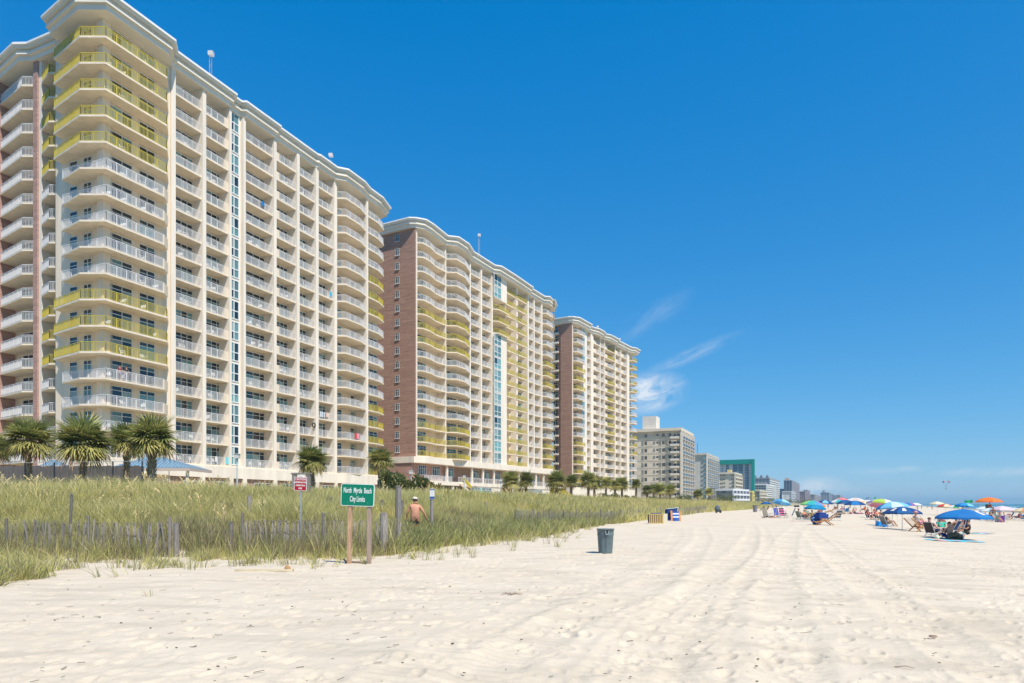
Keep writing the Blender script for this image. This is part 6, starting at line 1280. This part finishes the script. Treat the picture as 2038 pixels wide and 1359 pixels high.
# ---- more umbrellas behind: (px, base py, radius, rim height, colours, label, tilt, az)
more = [(1642, 1020, 1.4, 1.7, [NAVY, LBLU], 'dark blue umbrella peeping out behind the round rainbow one', .1, 0), (1658, 1013, 1.7, 1.9, [(.12, .25, .45), WHT], 'small blue and white umbrella far behind the dark chair', 0, 0),
 (1669, 1017, 1.7, 1.9, [PUR, WHT, TEAL], 'purple and white umbrella behind the sunbathers', 0, 0), (1675, 1014, 1.5, 2.6, [(.80, .22, .22)], 'coral umbrella rising above its neighbours', 0, 0), (1681, 1019, 1.45, 1.75, [NAVY, (.03, .12, .3)], 'dark navy umbrella over the sunbathers, left one', .12, 3),
 (1702, 1016, 2.2, 2.1, [(.72, .62, .55), WHT, (.6, .5, .45)], 'wide pale beige umbrella over the sunbathers', 0, 0), (1701, 1021, 1.75, 1.45, [NAVY, BLUE], 'navy and blue panelled umbrella under the pale beige one', 0, 0), (1722, 1017, 1.6, 1.6, [(.75, .45, .15), CRE], 'orange and cream umbrella left of the big tilted rainbow one', 0, 0),
 (1726, 1012, 1.8, 2.1, [WHT, (.5, .65, .7)], 'white umbrella far behind the orange and cream one', 0, 0), (1806, 1020, 1.7, 1.6, [(.30, .10, .35), BLUE], 'purplish umbrella right of the striped blue one', 0, 0), (1822, 1014, 2.0, 1.6, [WHT, (.7, .75, .78)], 'white umbrella near the water, left of the navy patched one', 0, 0),
 (1865, 1024, 1.25, 2.0, [CRE, (.75, .72, .55)], 'flat cream umbrella on the waterline behind the navy patched one', 0, 0), (1882, 1026, 1.45, 1.55, [RED, CRE, (.7, .2, .15), WHT], 'red and cream umbrella behind the largest blue one', .1, 0), (1900, 1028, 1.05, 1.5, [CRE, WHT, GREEN], 'cream and green umbrella behind the crown of the largest blue one', 0, 0),
 (1920, 1030, 1.35, 1.75, [BLUE, (.03, .28, .65), LBLU], 'bright blue umbrella below the green flag', .1, .5), (1994, 1037, 1.35, 1.42, [(.70, .52, .58), (.74, .62, .66)], 'pale pink square-topped umbrella over people by the water', 0, 0), (1970, 1036, 1.15, 1.2, [LBLU, WHT, (.3, .6, .75)], 'light blue and white umbrella left of the pale pink one', 0, 0),
 (2020, 1034, 1.0, 1.3, [WHT, (.6, .66, .72)], 'white umbrella near the right edge of the picture', 0, 0), (2036, 1037, 1.2, 1.3, [CRE, (.6, .3, .15)], 'cream umbrella cut by the right edge of the picture', 0, 0), (1958, 1024, 1.6, 1.1, [WHT, (.62, .75, .78)], 'white umbrella half hidden behind the largest blue one on its right', 0, 0)]
for i, (px, py, r_, h_, cs, lab, ti, az) in enumerate(more):
    umbrella(onsand(px, py), r_, h_, cs, lab, ti, az, rim=.3)
rd = random.Random(5)
folk = [(1662, 1015, 'chair'), (1667, 1014, 'stand'), (1674, 1020, 'chair'), (1679, 1023, 'lie'), (1684, 1021, 'chair'), (1689, 1019, 'sit'), (1693, 1023, 'lie'), (1699, 1022, 'sit'), (1704, 1023, 'sit'), (1709, 1023, 'lie'), (1714, 1023, 'lie'), (1719, 1017, 'chair'), (1727, 1019, 'sit'), (1735, 1018, 'stand'), (1741, 1020, 'sit'), (1795, 1019, 'chair'), (1768, 1018, 'sit'), (1775, 1019, 'chair'), (1784, 1020, 'sit'),
        (1799, 1019, 'sit'), (1804, 1020, 'chair'), (1812, 1019, 'lie'), (1826, 1016, 'stand'), (1834, 1013, 'stand'), (1846, 1011, 'stand'), (1855, 1014, 'stand'), (1970, 1038, 'chair'), (1977, 1037, 'stand'), (1981, 1039, 'chair'), (1990, 1036, 'stand'), (2003, 1034, 'chair'), (2025, 1034, 'chair'), (2035, 1036, 'chair'), (1908, 1013, 'stand'), (1915, 1020, 'stand'), (1648, 1012, 'stand'), (1628, 1013, 'stand'), (1637, 1015, 'sit'), (1692, 1012, 'stand'), (1713, 1011, 'stand'), (1600, 1010, 'stand')]
cw = [('navy', NAVY), ('red', RED), ('black', (.03, .03, .03)), ('white', WHT), ('teal', TEAL), ('pink', PINK), ('blue', BLUE), ('grey', (.3, .3, .3)), ('orange', ORG), ('maroon', (.25, .04, .06))]
near_names = [(1620, 'beyond the round rainbow umbrella'), (1655, 'beyond the lone dark chair'), (1690, 'left under the navy umbrellas'), (1716, 'among sunbathers below the beige umbrella'), (1745, 'beside the orange and cream umbrella'), (1790, 'behind the striped blue umbrella'), (1815, 'right of the striped blue umbrella'), (1862, 'near the surf, left of the navy umbrella'), (1940, 'in the surf behind the largest blue umbrella'), (1998, 'under the pale pink umbrella'), (2040, 'at the right edge by the water')]
used = {}; nch = 0; folk.sort(key=lambda f: f[0])
for px, py, pose in folk:
    k = rd.randrange(len(cw)); n1, c1 = cw[k]; n2, c2 = cw[(k+3) % len(cw)]; sk = rd.randrange(4); bare = rd.random() < .4
    place_ = next(n for lim, n in near_names if px <= lim); verb = {'chair': 'sitting', 'stand': 'standing', 'lie': 'lying', 'sit': 'crouching'}[pose]
    lab = 'person %s %s %s' % (('bare-chested in %s shorts' % n1) if bare else ('in %s and %s' % (n2, n1)), verb, place_)
    used[lab] = used.get(lab, 0)+1
    if used[lab] > 1: lab += ', farther one'
    p = onsand(px, py); person(p, rd.uniform(0, 6.28), pose, lab, sk, c1, None if bare else c2, rd.randrange(3), group='people on the crowded beach')
    if pose == 'chair': beach_chair(p, 0, c2, '%s chair in the far crowd, counted from the left' % ['first','second','third','fourth','fifth','sixth','seventh','eighth','ninth','tenth','eleventh','twelfth','thirteenth'][nch]); nch += 1
cooler(onsand(1990, 1039), 0, (.12, .03, .22), 'dark purple chair-side bag box under the pale pink umbrella', (.75, .5, .75), (.14, .04, .25), 'beach_bag'); beach_chair(onsand(2008, 1033), 1.2, NAVY, 'empty navy chair right of the pale pink umbrella', sc_=1.2); beach_chair(onsand(1998, 1039), 0, (.7, .7, .7), 'white-framed empty chair under the pale pink umbrella', frame=POLE)
lounger(onsand(1652, 1021), 1.5, None, 'low wooden lounger far behind the navy cushions')
# ---- parasail, gull
x, y, z = at(1883, 420, 960); t = thing('parasail', 'small parachute of a parasailer above the sea, white with red and blue', 'parasail', (x, y, z-9), 0)
for k in range(6):
    m = MB(); a0, a1 = math.pi*(k/6), math.pi*((k+1)/6); P = lambda a, yy: (math.cos(a)*2.0, yy, 9+math.sin(a)*1.1)
    m.face([P(a0, -1), P(a1, -1), P(a1, 1), P(a0, 1)]); m.build('canopy_panel', cloth([RED, WHT, NAVY, WHT, RED, NAVY][k]), t)
m = MB()
for a in (0, .8, 1.6, 2.4, 3.14): m.bar((math.cos(a)*2.0, 0, 9+math.sin(a)*1.1), (0, 0, 6), .03)
m.build('lines', DARKM, t); person((x, y, z-9+4.6), 0, 'chair', 'tiny figure hanging below the parasail', 0, NAVY, NAVY, 0)
x, y, z = at(1827, 160, 983); m = MB(); m.ball((0, 0, 0), (.2, .07, .06), 8, 5)
for s in (-1, 1): m.face([(-.05, s*.05, .02), (.1, s*.05, .02), (.02, s*.45, .12), (-.06, s*.4, .12)]); m.face([(.02, s*.45, .12), (-.06, s*.4, .12), (-.12, s*.75, .02)])
tag(m.build('gull', cloth((.25, .25, .27)), None, (x, y, z)), 'gull gliding far off over the beach, left of the parasail', 'bird')
# ---------------------------------------------------------------- things on the balconies
WPL = mat('white_plastic', (.75, .76, .74), .45)
m = MB(); m.box(-.24, -.22, .40, .24, .24, .44)
for sx in (-1, 1):
    for sy in (-1, 1): m.box(sx*.21-.02, sy*.2-.02, 0, sx*.21+.02, sy*.2+.02, .4)
    m.bar((sx*.25, -.22, .62), (sx*.25, .22, .64), .05, .03); m.bar((sx*.25, -.2, .4), (sx*.25, -.22, .62), .03)
m.bar((-.2, .24, .44), (-.2, .34, .9), .04, .05); m.bar((.2, .24, .44), (.2, .34, .9), .04, .05)
for k in range(4): m.bar((-.22, .26+.023*k, .52+.1*k), (.22, .26+.023*k, .52+.1*k), .03, .06)
CHM = m.mesh('white_plastic_chair', WPL)
rd = random.Random(12); colsB = [(350, 398, 'column next to the rounded corner'), (410, 445, 'column left of the glazed strip'), (489, 540, 'column right of the glazed strip'), (558, 587, 'column with cream half walls'), (596, 624, 'fifth plain column'), (634, 661, 'sixth plain column'), (680, 718, 'bowed column'), (728, 750, 'last column')]
for pa, pb, nm in colsB:
    for k in range(17):
        if rd.random() < .42: continue
        n_ = rd.choice([1, 2, 2])
        for q_ in range(n_):
            s_ = S(pa)+(.45+(S(pb)-S(pa)-.9)*(.12+.5*q_+.3*rd.random())); y_ = .55+.25*rd.random()
            o = link('balcony_chair', CHM, None, T1.W(s_, y_, T1.z0+k*H+.004), (0, 0, math.atan2(T1.u[1], T1.u[0])+rd.uniform(-.8, .8)))
            side = '' if n_ == 1 else (', left of two' if q_ == 0 else ', right of two')
            tag(o, 'white chair on the %s balcony up, %s%s' % (ORD[k+1], nm, side), 'chair', 'white plastic chairs on the balconies')
for k in range(17):
    for px in (215, 245, 285, 310):
        if rd.random() < .45: continue
        o = link('balcony_chair', CHM, None, T1.W(S(px, -1.0), -1.0, T1.z0+k*H+.004), (0, 0, math.atan2(T1.u[1], T1.u[0])+rd.uniform(-1, 1)))
        tag(o, 'white chair on the %s balcony up at the rounded corner, %s' % (ORD[k+1], {215: 'nearest the bend', 245: 'left of its middle', 285: 'right of its middle', 310: 'at its right end'}[px]), 'chair', 'white plastic chairs on the balconies')
def hung(px, py, w_, h_, cols, label, y=-.06):
    s_ = S(px, y); k = (px-CX)/F; Yw = T1.Y0+s_*T1.u[1]+y*T1.v[1]; z = 1.6+(HY-py)/F*Yw; fl_ = round((z-T1.z0-.6)/H); z = T1.z0+fl_*H+1.08
    m = MB(); n = len(cols)
    for i, c in enumerate(cols): m.box(w_*i/n, -.02, -h_, w_*(i+1)/n, .0, .02, i); m.box(w_*i/n, .0, .0, w_*(i+1)/n, .1, .02, i)
    o = m.build('beach_towel', [cloth(c) for c in cols], None, T1.W(s_, y, z), ); o.rotation_euler = (0, 0, math.atan2(T1.u[1], T1.u[0])); tag(o, label, 'towel', 'towels hung over balcony rails')
hung(637, 828, 1.1, .85, [WHT, LBLU, WHT, BLUE, WHT], 'blue and white striped towel over a balcony rail in the sixth column'); hung(648, 829, .8, .7, [(.7, .45, .4), (.75, .6, .5)], 'pinkish towel beside the striped one on the sixth-column rail')
hung(706, 870, 1.2, .9, [RED, PINK], 'red and pink towel on the bowed balcony column', -1.5); hung(657, 590, .45, .8, [(.05, .45, .7)], 'turquoise towel high up in the sixth column'); hung(450, 912, .5, .9, [(.15, .62, .75)], 'turquoise towel on the lowest rail of the second column'); hung(428, 908, .3, .7, [WHT], 'white cloth on the lowest rail of the second column'); hung(521, 410, .5, .6, [BLUE], 'small blue towel high in the third column'); hung(11, 618, .2, .1, [GREEN], 'green scrap of cloth on a rail at the far left') if False else None
m = MB(); n = 20
for k in range(n):
    a, b = 2*math.pi*k/n, 2*math.pi*(k+1)/n; m.tube([(math.cos(a)*.32, 0, math.sin(a)*.32), (math.cos(b)*.32, 0, math.sin(b)*.32)], .10, 6, cap=False)
s_ = S(623, .0); Yw = T1.Y0+s_*T1.u[1]; o = m.build('wreath', mat('dark_wreath', (.05, .05, .03), .9, .5, 12), None, T1.W(s_, -.15, 1.6+(HY-846)/F*Yw)); o.rotation_euler = (0, 0, math.atan2(T1.u[1], T1.u[0])); tag(o, 'dark round wreath hung on the pilaster near the sixth column', 'wreath')
# ---------------------------------------------------------------- haze
def haze():
    m = bpy.data.materials.new('haze_air'); m.use_nodes = True; t = m.node_tree; t.nodes.clear()
    o_ = t.nodes.new('ShaderNodeOutputMaterial'); v = t.nodes.new('ShaderNodeVolumePrincipled')
    v.inputs['Color'].default_value = (.50, .82, 1, 1); v.inputs['Density'].default_value = .00017; v.inputs['Anisotropy'].default_value = .2
    t.links.new(v.outputs[0], o_.inputs['Volume'])
    b = MB(); b.box(-29500, -60, -70, 29500, 9600, 64); kind(b.build('haze', m), 'stuff')
haze()
